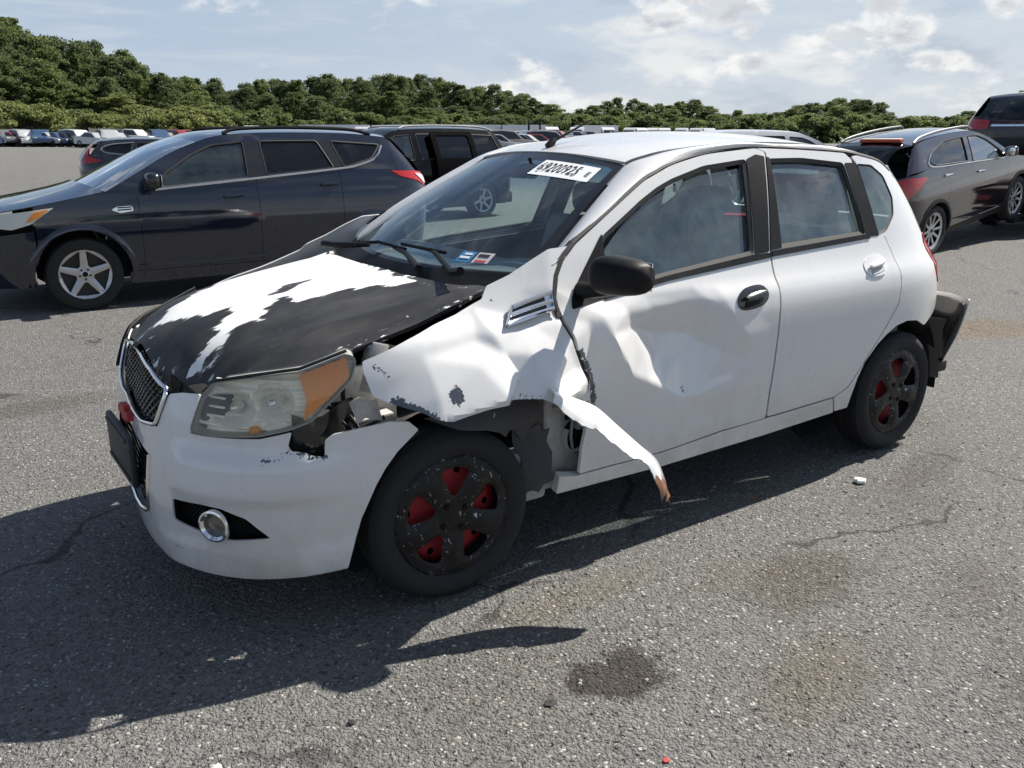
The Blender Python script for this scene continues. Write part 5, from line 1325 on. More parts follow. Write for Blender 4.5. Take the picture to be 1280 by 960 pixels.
    for nm, cx, cy, w_ in (('front_seat', x1 + .55, -.38, .46), ('front_seat', x1 + .55, .38, .46), ('rear_seat', x1 + 1.4, 0, 1.2)):
        s = MB(); s.box((cx, cy, zs + .34), (.48, w_, .18), None, .06, 3); s.box((cx + .27, cy, zs + .66), (.14, w_, .60), T(cx, cy, zs) @ Ry(.22) @ T(-cx, -cy, -zs), .06, 3); s.box((cx + .42, cy, zs + 1.0), (.1, min(w_, .9) * .6, .15), None, .05, 3); s.build(nm, M_cabin, root)
    MB().box((x1 + .05, 0, float(belt(d1)) - .10), (.40, S['hw'] * 1.6, .16), None, .06, 3).build('dashboard', M_cabin, root)
    tor = MB(); tor.tube([(x1 + .35, -.38 + .18 * math.cos(t), float(belt(d1)) - .06 + .18 * math.sin(t)) for t in np.radians(np.arange(0, 361, 20))], .014, 6, caps=False); tor.build('steering_wheel', M_rubber, root)
    for x0 in (0, wb):
        for sd in (-1, 1): add_wheel(root, x0, sd * (S['hw'] - S['wr'] * .36), S['wr'], S['rim'], S.get('spokes', 5), S.get('wstyle', 'plain'), sd, S.get('nuts', True), .3 if x0 else 0.)
    return root, rg

def at_px(px, depth, z=0.):
    a = (px - 640) / 1071.97; b = ((z - CAM[2]) / depth - _F.z - _R2.z * a) / _U2.z
    return Vector(CAM) + (_F + _R2 * a + _U2 * b) * depth
# --- dark blue compact SUV parked behind
M_navy = paint('midnight_blue_paint', (.009, .013, .026), .0, .02)
esc = dict(hw=.87, ins=([.15, .25, .35, .5, .7, .85, .95, 1.05, 1.15, 1.3, 1.45, 1.55], [.10, .05, .02, .005, 0, .012, .03, .055, .095, .17, .255, .33]),
           A=([.15, .3, .5, .65, .8, .9, 1.0], [.50, .56, .60, .60, .56, .48, .30]), R=([.2, .4, .6, .8, 1.0, 1.15, 1.3, 1.45, 1.55], [.50, .56, .60, .62, .60, .52, .38, .22, .1]), x0f=-.25, x0r=2.92,
           paint=M_navy, wb=2.72, ra=.385, wz=.31, wr=.31, rim=.21, sill=.235, xj=-.34, zj=.60, bump_top=.66, bump_r=.58, tail_belt=1.08, tail_q=None, tail_x=3.40,
           belt=[(.2, .965), (.65, .995), (1.55, 1.065), (2.43, 1.135), (3.0, 1.12), (3.5, 1.08)], cuts=(.49, 1.555, 2.40),
           hood=[(-.78, .78), (-.70, .82), (-.55, .86), (-.16, .925), (.1, .972), (.22, .995)],
           edge=[(.24, .995), (.55, 1.16), (.85, 1.315), (1.08, 1.40), (1.28, 1.452), (1.6, 1.478), (2.1, 1.485), (2.6, 1.475), (3.0, 1.44), (3.12, 1.40), (3.28, 1.25)], n_ws=3, n_roof=8,
           windows=[([(.66, 1.012), (.74, 1.13), (1.0, 1.285), (1.2, 1.368), (1.50, 1.398), (1.475, 1.075)], 'f'), ([(1.66, 1.40), (2.23, 1.405), (2.35, 1.15), (1.665, 1.095)], 'r'), ([(2.38, 1.40), (2.90, 1.365), (2.78, 1.235), (2.52, 1.165), (2.46, 1.16)], 'r')],
           pillars=[[(1.485, 1.075), (1.515, 1.40), (1.645, 1.40), (1.65, 1.09)], [(2.25, 1.40), (2.365, 1.40), (2.45, 1.165), (2.37, 1.155)]],
           chrome_line=[(.64, 1.000), (1.55, 1.072), (2.40, 1.142), (2.60, 1.17), (2.82, 1.24), (2.92, 1.36)],
           character=[[(.45, .36), (1.2, .35), (2.2, .42)]],
           mirror=(.58, 1.05), mirror_mat=M_gloss, handles=[(1.32, .925), (2.27, 1.005)], handle_mat=M_navy, rails=[(1.35, 1.475), (1.5, 1.515), (2.0, 1.53), (2.6, 1.515), (2.85, 1.47)], cabin=(.55, 2.9))
esc_ring = Ring(esc['hw'], esc['ins'], esc['A'], esc['R'], esc['x0f'], esc['x0r'], 2.8, 3.2)
esc['tail_q'] = esc_ring.q2 + .62
eq = lambda x, z: esc_ring.q_of(x, esc_ring.half(x, z), z)
esc['front_bits'] = [('headlight', [(eq(-.17, .875), .882), (eq(-.35, .85), .862), (eq(-.62, .80), .83), (eq(-.66, .72), .74), (eq(-.5, .71), .715), (eq(-.36, .76), .755)], M_clear, .006),
                     ('turn_signal', [(eq(-.21, .87), .872), (eq(-.33, .84), .848), (eq(-.40, .78), .765), (eq(-.30, .80), .80)], M_amber, .012)]
esc['rear_bits'] = [('tail_lamp', [(.05, 1.115), (.45, 1.105), (.72, 1.07), (.75, .93), (.60, .95), (.42, 1.01), (.18, 1.055)], M_redlens, .008), ('tail_lamp_inset', [(.40, 1.085), (.62, 1.06), (.66, .97), (.56, .985)], mat('white_lens', (.75, .55, .55), .2, coat=.5), .016)]
o, rg = suv('compact_suv', esc, 'dark blue compact suv parked side-on behind the white hatchback')
o.location = (-.127, 5.93, 0)
vt2 = [(.26, .845), (.31, .87), (.43, .875), (.44, .83), (.33, .815)]
v2 = panel('side_vent', rnd([(rg.X(a), b) for a, b in vt2], .012), lambda q, z: rg.pt(q, z, -1, .008), M_chrome, o, step=.03, solid=.008)
for k in (0, 1): panel('vent_slot', [(rg.X(.31), .835 + .02 * k), (rg.X(.425), .84 + .018 * k), (rg.X(.425), .851 + .018 * k), (rg.X(.31), .846 + .02 * k)], lambda q, z: rg.pt(q, z, -1, .012), M_dark, v2, step=.04, solid=.002)

# --- simple family of further cars on the same builder
def spec(kind, M, **k):
    S = dict(esc); S.update(character=None, chrome_line=None, nuts=False, pillars=[], handle_mat=M, paint=M, rails=None)
    if kind == 'van':
        S.update(wb=2.85, x0r=3.10, ra=.37, cuts=(.40, 1.50, 2.62), tail_x=3.62, edge=[(.10, .98), (.45, 1.19), (.75, 1.36), (.95, 1.44), (1.2, 1.515), (1.6, 1.545), (2.3, 1.555), (2.95, 1.54), (3.35, 1.505), (3.48, 1.44), (3.57, 1.25)],
                 belt=[(.2, .96), (.65, .99), (1.55, 1.02), (2.43, 1.03), (3.0, 1.04), (3.6, 1.05)], R=([.2, .4, .6, .8, 1.0, 1.15, 1.3, 1.45, 1.55], [.54, .58, .60, .60, .58, .54, .48, .38, .2]),
                 windows=[([(.52, 1.01), (.66, 1.16), (.95, 1.35), (1.15, 1.425), (1.45, 1.445), (1.43, 1.03)], 'f'), ([(1.56, 1.045), (1.57, 1.455), (2.50, 1.46), (2.52, 1.06)], 'r'), ([(2.68, 1.06), (2.66, 1.455), (3.26, 1.43), (3.38, 1.08)], 'r')],
                 mirror=(.45, 1.05), handles=[(1.35, .93), (2.45, .95)], cabin=(.4, 3.2))
    if kind == 'crv':
        S.update(windows=[esc['windows'][0], ([(1.66, 1.40), (2.25, 1.40), (2.30, 1.13), (1.665, 1.095)], 'r'), ([(2.34, 1.395), (2.75, 1.36), (2.98, 1.29), (3.0, 1.25), (2.85, 1.20), (2.40, 1.15)], 'r')],
                 chrome_line=[(1.60, 1.088), (2.30, 1.13), (2.85, 1.185), (3.03, 1.25), (3.0, 1.31), (2.76, 1.378), (2.3, 1.415)],
                 rear_bits=[('tail_lamp', [(.10, 1.02), (.40, 1.10), (.52, 1.15), (.60, 1.35), (.70, 1.35), (.66, 1.10), (.70, .95), (.40, .98)], M_redlens, .010)])
    S.update(k)
    r2 = Ring(S['hw'], S['ins'], S['A'], S['R'], S['x0f'], S['x0r'], 2.8, 3.2); S['tail_q'] = r2.q2 + .62
    return S
M_grey = paint('charcoal_paint', (.022, .023, .028), .1, .05)
S = spec('crv', M_grey, spokes=5); o, rg = suv('parked_suv', S, 'charcoal suv with red boomerang tail lamps left behind the blue suv')
fwd = _R * math.cos(.42) + Vector((_F.x, _F.y, 0)).normalized() * math.sin(.42); ca_ = math.atan2(-fwd.y, -fwd.x)
o.scale = (.88, .88, .90); o.rotation_euler = (0, 0, ca_)
o.location = Vector((at_px(158, 17.6).x, at_px(158, 17.6).y, 0)) - Matrix.Rotation(ca_, 3, 'Z') @ Vector((2.72 * .85, .80 * .85, 0))
MB().box((3.50, 0, .80), (.02, .55, .05), None, .005).build('tailgate_chrome', M_chrome, o)
M_vand = mat('dark_grey_van_paint', (.006, .006, .007), .08, spec=.25)
S = spec('van', M_vand, spokes=6, wstyle='turbine', rails=[(1.3, 1.55), (1.5, 1.59), (2.2, 1.605), (3.0, 1.585), (3.3, 1.52)], rail_mat=M_alloy)
o, rg = suv('minivan', S, 'dark minivan with an open sliding door beyond the windscreen')
VANROT = math.radians(4)
o.rotation_euler = (0, 0, VANROT); o.scale = (1., 1., 1.)
o.location = Vector((7.33, 10.3 + .02, 0)) - Matrix.Rotation(VANROT, 3, 'Z') @ Vector((2.85, -.85, 0))
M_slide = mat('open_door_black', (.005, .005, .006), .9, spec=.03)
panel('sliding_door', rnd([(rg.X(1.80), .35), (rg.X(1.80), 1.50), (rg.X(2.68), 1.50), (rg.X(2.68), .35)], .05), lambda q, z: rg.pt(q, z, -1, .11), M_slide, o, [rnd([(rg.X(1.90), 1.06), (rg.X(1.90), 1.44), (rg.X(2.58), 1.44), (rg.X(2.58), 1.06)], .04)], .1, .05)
panel('sliding_door_window', rnd([(rg.X(1.90), 1.06), (rg.X(1.90), 1.44), (rg.X(2.58), 1.44), (rg.X(2.58), 1.06)], .04), lambda q, z: rg.pt(q, z, -1, .085), M_privacy, o, step=.15, solid=0)
# --- plum crossover with its nose hoisted, at the right
M_plum = paint('plum_brown_paint', (.020, .013, .018), .2, .02)
PL = dict(windows=[([(.56, 1.012), (.66, 1.13), (.95, 1.30), (1.15, 1.375), (1.42, 1.40), (1.46, 1.075)], 'f'), ([(1.56, 1.405), (2.05, 1.41), (2.42, 1.30), (2.52, 1.20), (2.40, 1.15), (1.60, 1.09)], 'r')],
          chrome_line=[(.58, 1.000), (1.55, 1.072), (2.40, 1.135), (2.56, 1.20), (2.45, 1.30)], handle_mat=M_chrome, spokes=10, nuts=False, rails=[(1.2, 1.47), (1.35, 1.515), (2.0, 1.53), (2.5, 1.505), (2.68, 1.46)], rail_mat=mat('grey_rail', (.20, .20, .20), .4), cladding=M_trim,
          wr=.325, rim=.235, wb=2.42, x0r=2.62, cuts=(.45, 1.50, 2.12), tail_x=3.12, mirror=(.52, 1.06), mirror_mat=M_gloss, handles=[(1.28, .92), (2.16, 1.00)],
          edge=[(.24, .995), (.55, 1.16), (.85, 1.315), (1.08, 1.40), (1.28, 1.452), (1.6, 1.478), (2.0, 1.485), (2.4, 1.475), (2.74, 1.44), (2.86, 1.40), (3.02, 1.25)], rear_bits=[('tail_lamp', [(.05, 1.05), (.45, 1.08), (.78, 1.04), (.80, .80), (.55, .80), (.30, .92)], M_redlens, .010)])
S = spec('suv', M_plum, **PL)
o, rg = suv('crossover_car', S, 'plum brown crossover hoisted nose-up behind the tow truck')
rw = Vector((9.55, 3.46, 0)); fw = Vector((11.75, 3.95, 0))          # its rear and front near-side wheels
rw = at_px(1156, 11.0); fw = at_px(1256, 12.9); hd = (fw - rw); hd.z = 0; ln = hd.length; hd.normalize()
sc_ = ln / 2.42
ang = math.atan2(-hd.y, -hd.x)                                       # local -x looks along the heading
o.scale = (sc_, .80, .97); o.rotation_mode = 'XYZ'
tilt = math.radians(5.5)
Mrot = Matrix.Rotation(ang, 4, 'Z') @ Matrix.Rotation(tilt, 4, 'Y')
Mfull = Mrot @ Matrix.Diagonal((sc_, .80, .97, 1))
pivot = Vector((2.42, .75, 0))
o.matrix_world = Matrix.Translation(rw) @ Matrix.Rotation(ang, 4, 'Z') @ Matrix.Rotation(tilt, 4, 'Y') @ Matrix.Diagonal((sc_, .80, .97, 1)) @ Matrix.Translation(-pivot)
crossover = o
lb = MB(); lb.box((0, 0, .02), (.10, .62, .035), None, .008); lbar = lb.build('tow_light_bar', mat('orange_lens', (.45, .06, .02), .3), label='low red-orange tow light bar lying on the plum crossover roof', cat='light bar')
lbar.matrix_world = o.matrix_world @ Matrix.Translation((2.74, .12, 1.475)) @ Rz(.08)
MB().box((0, 0, .042), (.09, .60, .008), None, .002).build('bar_lid', mat('bar_lid', (.55, .40, .28), .4), lbar)
# --- rollback truck and the maroon suv on its deck
tk = empty('tow_truck', label='dark rollback tow truck at the right edge carrying an suv', cat='truck')
base = fw + hd * 1.15
tang = math.atan2(-hd.y, -hd.x)
tk.matrix_world = Matrix.Translation((base.x, base.y, 0)) @ Matrix.Rotation(tang, 4, 'Z')
mb = MB(); mb.box((-2.6, 0, .585), (5.6, 2.1, .10), None, .02); mb.box((-2.6, -1.05, .66), (5.6, .06, .12), None, .01); mb.box((-2.6, 1.05, .66), (5.6, .06, .12), None, .01); mb.build('deck', M_trim, tk)
mb = MB(); mb.box((-2.4, -.4, .42), (5.8, .12, .22), None, .01); mb.box((-2.4, .4, .42), (5.8, .12, .22), None, .01); mb.box((.12, 0, .42), (.14, 2.0, .26), None, .02); mb.build('chassis', M_dark, tk)
mb = MB(); mb.box((.55, 0, .26), (1.0, .12, .10), None, .01); mb.box((.75, 0, .26), (.12, 1.5, .08), None, .01); mb.build('wheel_lift', M_dark, tk)
for yy in (-.85, .85): MB().box((.20, yy, .45), (.03, .22, .10), None, .01).build('tail_lamp', M_redlens, tk)
for xx in (-.9, -5.2):
    for sd in (-1, 1): add_wheel(tk, xx, sd * .92, .40, .25, 8, 'plain', sd, False)
mb = MB(); mb.box((-6.2, 0, 1.35), (1.5, 1.9, 1.2), None, .15, 3); mb.box((-7.2, 0, .95), (1.0, 1.8, .7), None, .15, 3); mb.build('cab', M_grey, tk)
MB().tube([(.6, -.3, .30), (.35, -.42, .22), (.1, -.2, .35), (-.2, .1, .5)], .015, 6).build('air_hose', M_rubber, tk)
M_maroon = paint('maroon_paint', (.030, .007, .010), .1, .03)
S = spec('suv', M_maroon, tail_x=3.40, rear_bits=[('tail_lamp', [(.02, 1.06), (.30, 1.10), (.62, 1.09), (.98, 1.06), (1.0, .93), (.55, .92), (.2, .96)], M_redlens, .012), ('plate_recess', [(1.15, .90), (1.57, .90), (1.57, .66), (1.15, .66)], M_gloss, .006), ('chrome_bar', [(1.05, 1.0), (1.57, 1.0), (1.57, .97), (1.05, .97)], M_chrome, .014)])
o, rg = suv('carried_suv', S, 'dark maroon suv with red tail lamps riding on the tow truck deck')
o.matrix_world = Matrix.Translation((base.x, base.y, .64)) @ Matrix.Rotation(tang, 4, 'Z') @ Matrix.Translation((-3.35, -.42, 0))
# --- white pickup cap roof further back
M_whitep = paint('clean_white_paint', (.75, .75, .74), 0., .15)
S = spec('van', M_whitep, wr=.33); o, rg = suv('white_van', S, 'white van showing only its roof behind the hatchback roof')
p = at_px(1035, 19.); o.location = (p.x, p.y, -0.0); o.rotation_euler = (0, 0, math.radians(155)); o.scale = (.93, .93, .985)
# ------------------------------------------------------------------ woods, verge, fence, far rows of cars and trucks
def leaf_mat(name, c0, c1):
    m = bpy.data.materials.new(name); m.use_nodes = True; t = NT(m.node_tree)
    g = t.n('ShaderNodeNewGeometry').outputs['Random Per Island']; orn = t.n('ShaderNodeObjectInfo').outputs['Random']
    c = t.mix(t.math('ADD', t.math('MULTIPLY', g, .55), t.math('MULTIPLY', orn, .45)), c0, c1)
    d = t.n('ShaderNodeBsdfPrincipled', {'Base Color': c, 'Roughness': .6, 'Specular IOR Level': .25}); tr = t.n('ShaderNodeBsdfTranslucent', {0: c})
    t.n('ShaderNodeOutputMaterial', {0: t.n('ShaderNodeMixShader', {0: .5, 1: d.outputs[0], 2: tr.outputs[0]}).outputs[0]}); return m
LM = [leaf_mat('foliage_dark', (.092, .122, .050), (.155, .190, .078)), leaf_mat('foliage_mid', (.122, .160, .058), (.195, .230, .088)), leaf_mat('foliage_light', (.165, .198, .068), (.25, .27, .10))]
M_bark = mat('bark', (.07, .055, .042), .9, vary=.3)
def crown_mesh(seed, h, r, base, n_clump, n_leaf, leaf, shape=1.):
    g = np.random.default_rng(seed); V = []; F = []
    for k in range(n_clump):
        t = g.random() ** .8; zc = base + (h - base) * t
        env = r * (math.sin(math.pi * min(1, .16 + .80 * t)) ** .75) * shape
        a = g.random() * 6.283; rr = env * (g.random() ** .45) * (.75 + .5 * g.random())
        c = np.array([rr * math.cos(a), rr * math.sin(a), zc + .05 * h * (g.random() - .5)]); cs = r * (.10 + .15 * g.random())
        m = int(n_leaf * (.6 + .8 * g.random()))
        d = g.normal(size=(m, 3)); d /= np.linalg.norm(d, axis=1)[:, None]; d *= (g.random((m, 1)) ** .38) * cs * np.array([1.15, 1.15, .8])
        P = c + d; ax = g.normal(size=(m, 3)); ax /= np.linalg.norm(ax, axis=1)[:, None]; bx = np.cross(ax, g.normal(size=(m, 3))); bx /= np.linalg.norm(bx, axis=1)[:, None]
        s = leaf * (.6 + .8 * g.random((m, 1)))
        q = np.stack([P - ax * s, P - bx * s * .62, P + ax * s, P + bx * s * .62], 1).reshape(-1, 3)
        o = len(V); V += q.tolist(); F += [(o + 4 * i, o + 4 * i + 1, o + 4 * i + 2, o + 4 * i + 3) for i in range(m)]
    return mesh('crown', V, F, False)
def trunk_mesh(seed, h, base, r):
    g = np.random.default_rng(seed + 99); mb = MB(); p = [(0, 0, -.2), (.1 * g.normal(), .1 * g.normal(), base), (.3 * g.normal(), .3 * g.normal(), h * .55), (.4 * g.normal(), .4 * g.normal(), h * .86)]
    mb.tube(smoothline(p, 4), np.linspace(.22, .05, 13), 7)
    for k in range(7):
        a = g.random() * 6.28; z0 = base * .8 + (h * .5) * g.random(); L = r * (.5 + .5 * g.random())
        mb.tube([(0, 0, z0), (L * .5 * math.cos(a), L * .5 * math.sin(a), z0 + L * .35), (L * math.cos(a), L * math.sin(a), z0 + L * .8)], [.09, .06, .025], 5)
    return mesh('trunk', mb.V, mb.F)
PROTO = []
for i, (h, r, b, nc, nl, lf) in enumerate([(14, 3.9, 2.2, 150, 75, .18), (16, 3.5, 3.0, 165, 70, .18), (12, 3.9, 1.4, 140, 75, .17), (15, 4.5, 2.0, 170, 75, .19), (18, 3.7, 3.2, 180, 70, .18), (10, 3.2, 1.0, 120, 75, .16)]):
    PROTO.append((h, r, crown_mesh(11 + i, h, r, b, nc, nl, lf), trunk_mesh(11 + i, h, b, r)))
BUSH = [crown_mesh(70 + i, 4.2, 3.0, .1, 60, 100, .15, 1.2) for i in range(3)]
BUSHT = [trunk_mesh(70 + i, 3.2, .4, 1.6) for i in range(3)]
_crown_cache = {}
def crown_of(me, mi):
    k = (me.name, mi)
    if k not in _crown_cache: c = me.copy(); c.materials.clear(); c.materials.append(LM[mi]); _crown_cache[k] = c
    return _crown_cache[k]
for _, _, c_, t_ in PROTO: t_.materials.append(M_bark)
for t_ in BUSHT: t_.materials.append(M_bark)
def ordinal(n):
    return '%d%s' % (n, 'th' if 10 <= n % 100 <= 20 else {1: 'st', 2: 'nd', 3: 'rd'}.get(n % 10, 'th'))
TREES = []
def tree_at(px, depth, top_px, mi, pi, zone, back=False):
    """px column, distance and the image row its top reaches give its real height"""
    p = at_px(px, depth); hgt = CAM[2] + (165. - top_px) * depth / 1072.
    TREES.append((px, p, hgt, mi, pi, zone, back, depth))
rr = random.Random(8)
# hill wood at the left
prof_l = lambda x: np.interp(x, [-80, 0, 25, 60, 100, 130, 160, 185, 210, 235, 260], [30, 34, 32, 46, 58, 62, 70, 88, 98, 104, 112])
for i, x in enumerate(np.linspace(-70, 250, 27)): tree_at(x + rr.uniform(-5, 5), 118 + rr.uniform(-6, 22), prof_l(x) + rr.uniform(-7, 9), rr.choice([0, 0, 1]), rr.randrange(5), 'left')
for i, x in enumerate(np.linspace(-60, 190, 17)): tree_at(x + rr.uniform(-7, 7), 100 + rr.uniform(-3, 5), prof_l(x) + 38 + rr.uniform(-8, 14), rr.choice([0, 1, 1, 2]), rr.randrange(5), 'left front')
# middle wood
prof_m = lambda x: np.interp(x, [220, 270, 300, 330, 360, 440, 480, 520, 560, 600, 640, 690], [100, 104, 112, 103, 98, 98, 94, 100, 104, 106, 114, 128])
for i, x in enumerate(np.linspace(225, 690, 40)): tree_at(x + rr.uniform(-5, 5), 172 + rr.uniform(-8, 25), prof_m(x) + rr.uniform(-5, 8), rr.choice([0, 0, 1]), rr.randrange(5), 'middle')
for i, x in enumerate(np.linspace(290, 680, 15)): tree_at(x + rr.uniform(-8, 8), 150 + rr.uniform(-5, 6), prof_m(x) + 26 + rr.uniform(-8, 14), rr.choice([0, 1, 1]), rr.randrange(5), 'middle front')
# right line
prof_r = lambda x: np.interp(x, [690, 720, 760, 790, 830, 870, 900, 940, 980, 1010, 1030, 1070, 1095, 1110, 1130, 1150, 1180, 1220, 1250, 1275, 1330], [136, 136, 124, 122, 128, 126, 136, 138, 134, 128, 122, 124, 126, 140, 142, 146, 142, 136, 128, 104, 100])
for i, x in enumerate(np.linspace(690, 1320, 40)): tree_at(x + rr.uniform(-5, 5), 165 + rr.uniform(-8, 30), prof_r(x) + rr.uniform(-3, 6), rr.choice([0, 0, 1]), rr.randrange(6), 'right')
for i, x in enumerate(np.linspace(705, 1290, 20)): tree_at(x + rr.uniform(-8, 8), 150 + rr.uniform(-5, 6), prof_r(x) + 12 + rr.uniform(-4, 8), rr.choice([0, 1, 1]), rr.choice([2, 5, 0]), 'right front')
TREES.sort(key=lambda t: t[0]); cnt = {}
for px, p, hgt, mi, pi, zone, back, depth in TREES:
    h, r, cm_, tm_ = PROTO[pi]; cnt[zone] = cnt.get(zone, 0) + 1
    shade_w = ('dark green', 'mid green', 'light green')[mi]
    where = {'left': 'back row of left wood', 'left front': 'front row of left wood', 'middle': 'back row of wood behind blue suv', 'middle front': 'front row of wood behind blue suv', 'right': 'back row of right tree line', 'right front': 'front row of right tree line'}[zone]
    o = empty('broadleaf_tree', p, rr.uniform(0, 6.28), label='%s tree, %s from left, %s' % (shade_w, ordinal(cnt[zone]), where), cat='tree', group='trees of the woods round the lot')
    s = hgt / (h * 1.06); wd = max(s * .92, .72) * rr.uniform(.85, 1.05) * (1.05 if zone.startswith('left') else 1.2)
    o.scale = (wd, wd, s); put('crown', crown_of(cm_, mi), None, o); put('trunk', tm_, None, o)
BN = 0; BSH = []
for x in list(np.linspace(-30, 265, 17)): BSH.append((x + rr.uniform(-7, 7), 92 + rr.uniform(-2, 5), 142 + rr.uniform(-9, 8), 2 if rr.random() < .7 else 1))
for x in list(np.linspace(180, 330, 9)): BSH.append((x + rr.uniform(-7, 7), 118 + rr.uniform(-2, 8), 138 + rr.uniform(-6, 10), 2 if rr.random() < .6 else 1))
for x in list(np.linspace(330, 1290, 44)): BSH.append((x + rr.uniform(-9, 9), 140 + rr.uniform(-3, 5), 149 + rr.uniform(-6, 5), rr.choice([0, 1, 1])))
BSH.sort()
for px, depth, top, mi in BSH:
    BN += 1; p = at_px(px, depth); hgt = max(1.5, CAM[2] + (165. - top) * depth / 1072.); k = rr.randrange(3)
    o = empty('bush', p, rr.uniform(0, 6.28), label='%s bush at the foot of the woods, %s from the left' % (('dark green', 'green', 'yellow-green')[mi], ordinal(BN)), cat='bush', group='bushes at the foot of the woods')
    s = hgt / 4.2; o.scale = (max(s, .7) * 1.25, max(s, .7) * 1.25, s); put('crown', crown_of(BUSH[k], mi), None, o); put('trunk', BUSHT[k], None, o)
# grassy verge under the trees
M_grass = mat('verge_grass', (.075, .10, .035), .95, vary=.4, bump=.6, bump_scale=3)
vp = [at_px(x, d) for x, d in ((-500, 88), (0, 88), (270, 100), (330, 128), (1290, 136), (1900, 136))]; fp = [at_px(x, 900) for x in (-500, 0, 270, 330, 1290, 1900)]
put('grass_verge', ([(v.x, v.y, .01) for v in vp] + [(v.x, v.y, .01) for v in fp], [(i, i + 1, i + 7, i + 6) for i in range(5)], False), M_grass, kind='structure', label='grassy ground under the woods')
# chain fence with pale screen along the verge
M_screen = mat('pale_screen', (.40, .41, .40), .8, vary=.15); M_post = mat('galvanised_post', (.30, .31, .31), .5, .5)
def fence(name, x0, x1, d0, d1, h, m, label, n):
    f = empty(name, (0, 0, 0), label=label, cat='fence')
    pts = [at_px(x, d) for x, d in zip(np.linspace(x0, x1, n + 1), np.linspace(d0, d1, n + 1))]
    for a, b in zip(pts[:-1], pts[1:]):
        d = (b - a); L = d.length; q = MB(); q.box((L / 2, 0, h / 2 + .1), (L - .06, .05, h - .1), T(a.x, a.y, 0) @ Rz(math.atan2(d.y, d.x))); q.build('panel', m, f, False)
    for a in pts: MB().tube([(a.x, a.y, 0), (a.x, a.y, h + .15)], .05, 6).build('post', M_post, f)
fence('screen_fence', -40, 112, 91, 92, 2.0, M_screen, 'pale screened fence behind the far left row of cars', 14)
fence('wire_fence', 114, 300, 88, 100, 1.7, mat('grey_wire', (.16, .17, .16), .7, vary=.2), 'grey wire fence below the yellow-green bushes', 16)
fence('lot_fence', 840, 1010, 133, 133, 1.7, mat('blue_grey_wire', (.11, .125, .12), .7, vary=.15), 'grey fence in front of the far right tree line', 14)

# --- far rows: compact car, suv and pickup bodies with windows and wheels
def car_profile(kind):
    if kind == 'sedan': return [(-2.2, .35), (-2.25, .62), (-2.1, .78), (-1.0, .92), (-.35, 1.36), (.6, 1.42), (1.25, 1.05), (2.05, .98), (2.2, .8), (2.2, .35)], [(-.85, .93), (-.30, 1.30), (.58, 1.35), (1.05, 1.0)]
    if kind == 'suv': return [(-2.2, .40), (-2.25, .75), (-2.1, .95), (-1.05, 1.05), (-.5, 1.58), (.4, 1.68), (1.8, 1.62), (2.15, 1.1), (2.2, .5), (2.15, .40)], [(-.9, 1.07), (-.45, 1.50), (.4, 1.58), (1.68, 1.52), (1.92, 1.1)]
    return [(-2.5, .45), (-2.55, .8), (-2.4, 1.05), (-1.2, 1.12), (-.7, 1.65), (.45, 1.72), (.6, 1.15), (2.5, 1.12), (2.55, .6), (2.5, .45)], [(-1.05, 1.14), (-.62, 1.58), (.38, 1.63), (.45, 1.16)]
FAR = {}
def far_meshes(kind):
    if kind in FAR: return FAR[kind]
    pr, wn = car_profile(kind); hw = .88
    pr = rnd(pr, .12, 3)
    def taper(z): return 1 - .20 * max(0, (z - .95)) / .7
    rows = []
    for u in (-1, -.94, -.5, .5, .94, 1): rows.append([(x * (1 - (.03 if abs(u) > .97 else 0)), u * hw * taper(z), z * (1 if abs(u) < .97 else .985)) for x, z in pr])
    V, F = grid(rows, True); n = len(pr); F = list(F) + [tuple(range(n)), tuple(range(5 * n, 6 * n))[::-1]]
    body = mesh('body', V, F, True, 35)
    gl = MB(); wr_ = rnd(wn, .05, 3)
    for sd in (-1, 1): gl.add([(x, sd * (hw * taper(z) + .012), z) for x, z in wr_], [tuple(range(len(wr_))) if sd < 0 else tuple(range(len(wr_)))[::-1]])
    def face(a, b, w_): gl.add([(a[0], -w_ * taper(a[1]), a[1]), (a[0], w_ * taper(a[1]), a[1]), (b[0], w_ * taper(b[1]), b[1]), (b[0], -w_ * taper(b[1]), b[1])], [(0, 1, 2, 3)])
    face((wn[0][0] - .06, wn[0][1] + .04), (wn[1][0] - .05, wn[1][1] + .04), .76); face((wn[-1][0] + .12, wn[-1][1] + .06), (wn[-2][0] + .07, wn[-2][1]), .74)
    glass = mesh('windows', gl.V, gl.F, False)
    glass.materials.append(mat('far_glass', (.02, .025, .03), .08, coat=.5))
    q = MB().lathe([(.0001, .10), (.18, .10), (.21, .12), (.33, .11), (.34, .0), (.33, -.10)], 18); wh = mesh('wheel', q.V, q.F); wh.materials.append(M_tyre)
    q = MB().lathe([(.0001, .125), (.12, .12), (.19, .13)], 14); hb = mesh('hub', q.V, q.F); hb.materials.append(M_alloy)
    q = MB()
    for sd in (-1, 1): q.box((pr[0][0] - .06, sd * .62, .68 if kind == 'sedan' else .85), (.10, .36, .14), None, .03)
    lp = mesh('headlights', q.V, q.F); lp.materials.append(M_clear)
    q = MB()
    for sd in (-1, 1): q.box((2.2 if kind != 'pickup' else 2.54, sd * .66, .85 if kind == 'sedan' else 1.0), (.08, .28, .16), None, .03)
    tl = mesh('tail_lamps', q.V, q.F); tl.materials.append(M_redlens)
    FAR[kind] = (body, glass, wh, hb, lp, tl); return FAR[kind]
COLS = {'white': (.72, .72, .71), 'silver': (.42, .43, .44), 'grey': (.14, .145, .15), 'black': (.015, .015, .017), 'blue': (.04, .08, .16), 'red': (.28, .02, .025), 'tan': (.36, .31, .24)}
_body_cache = {}
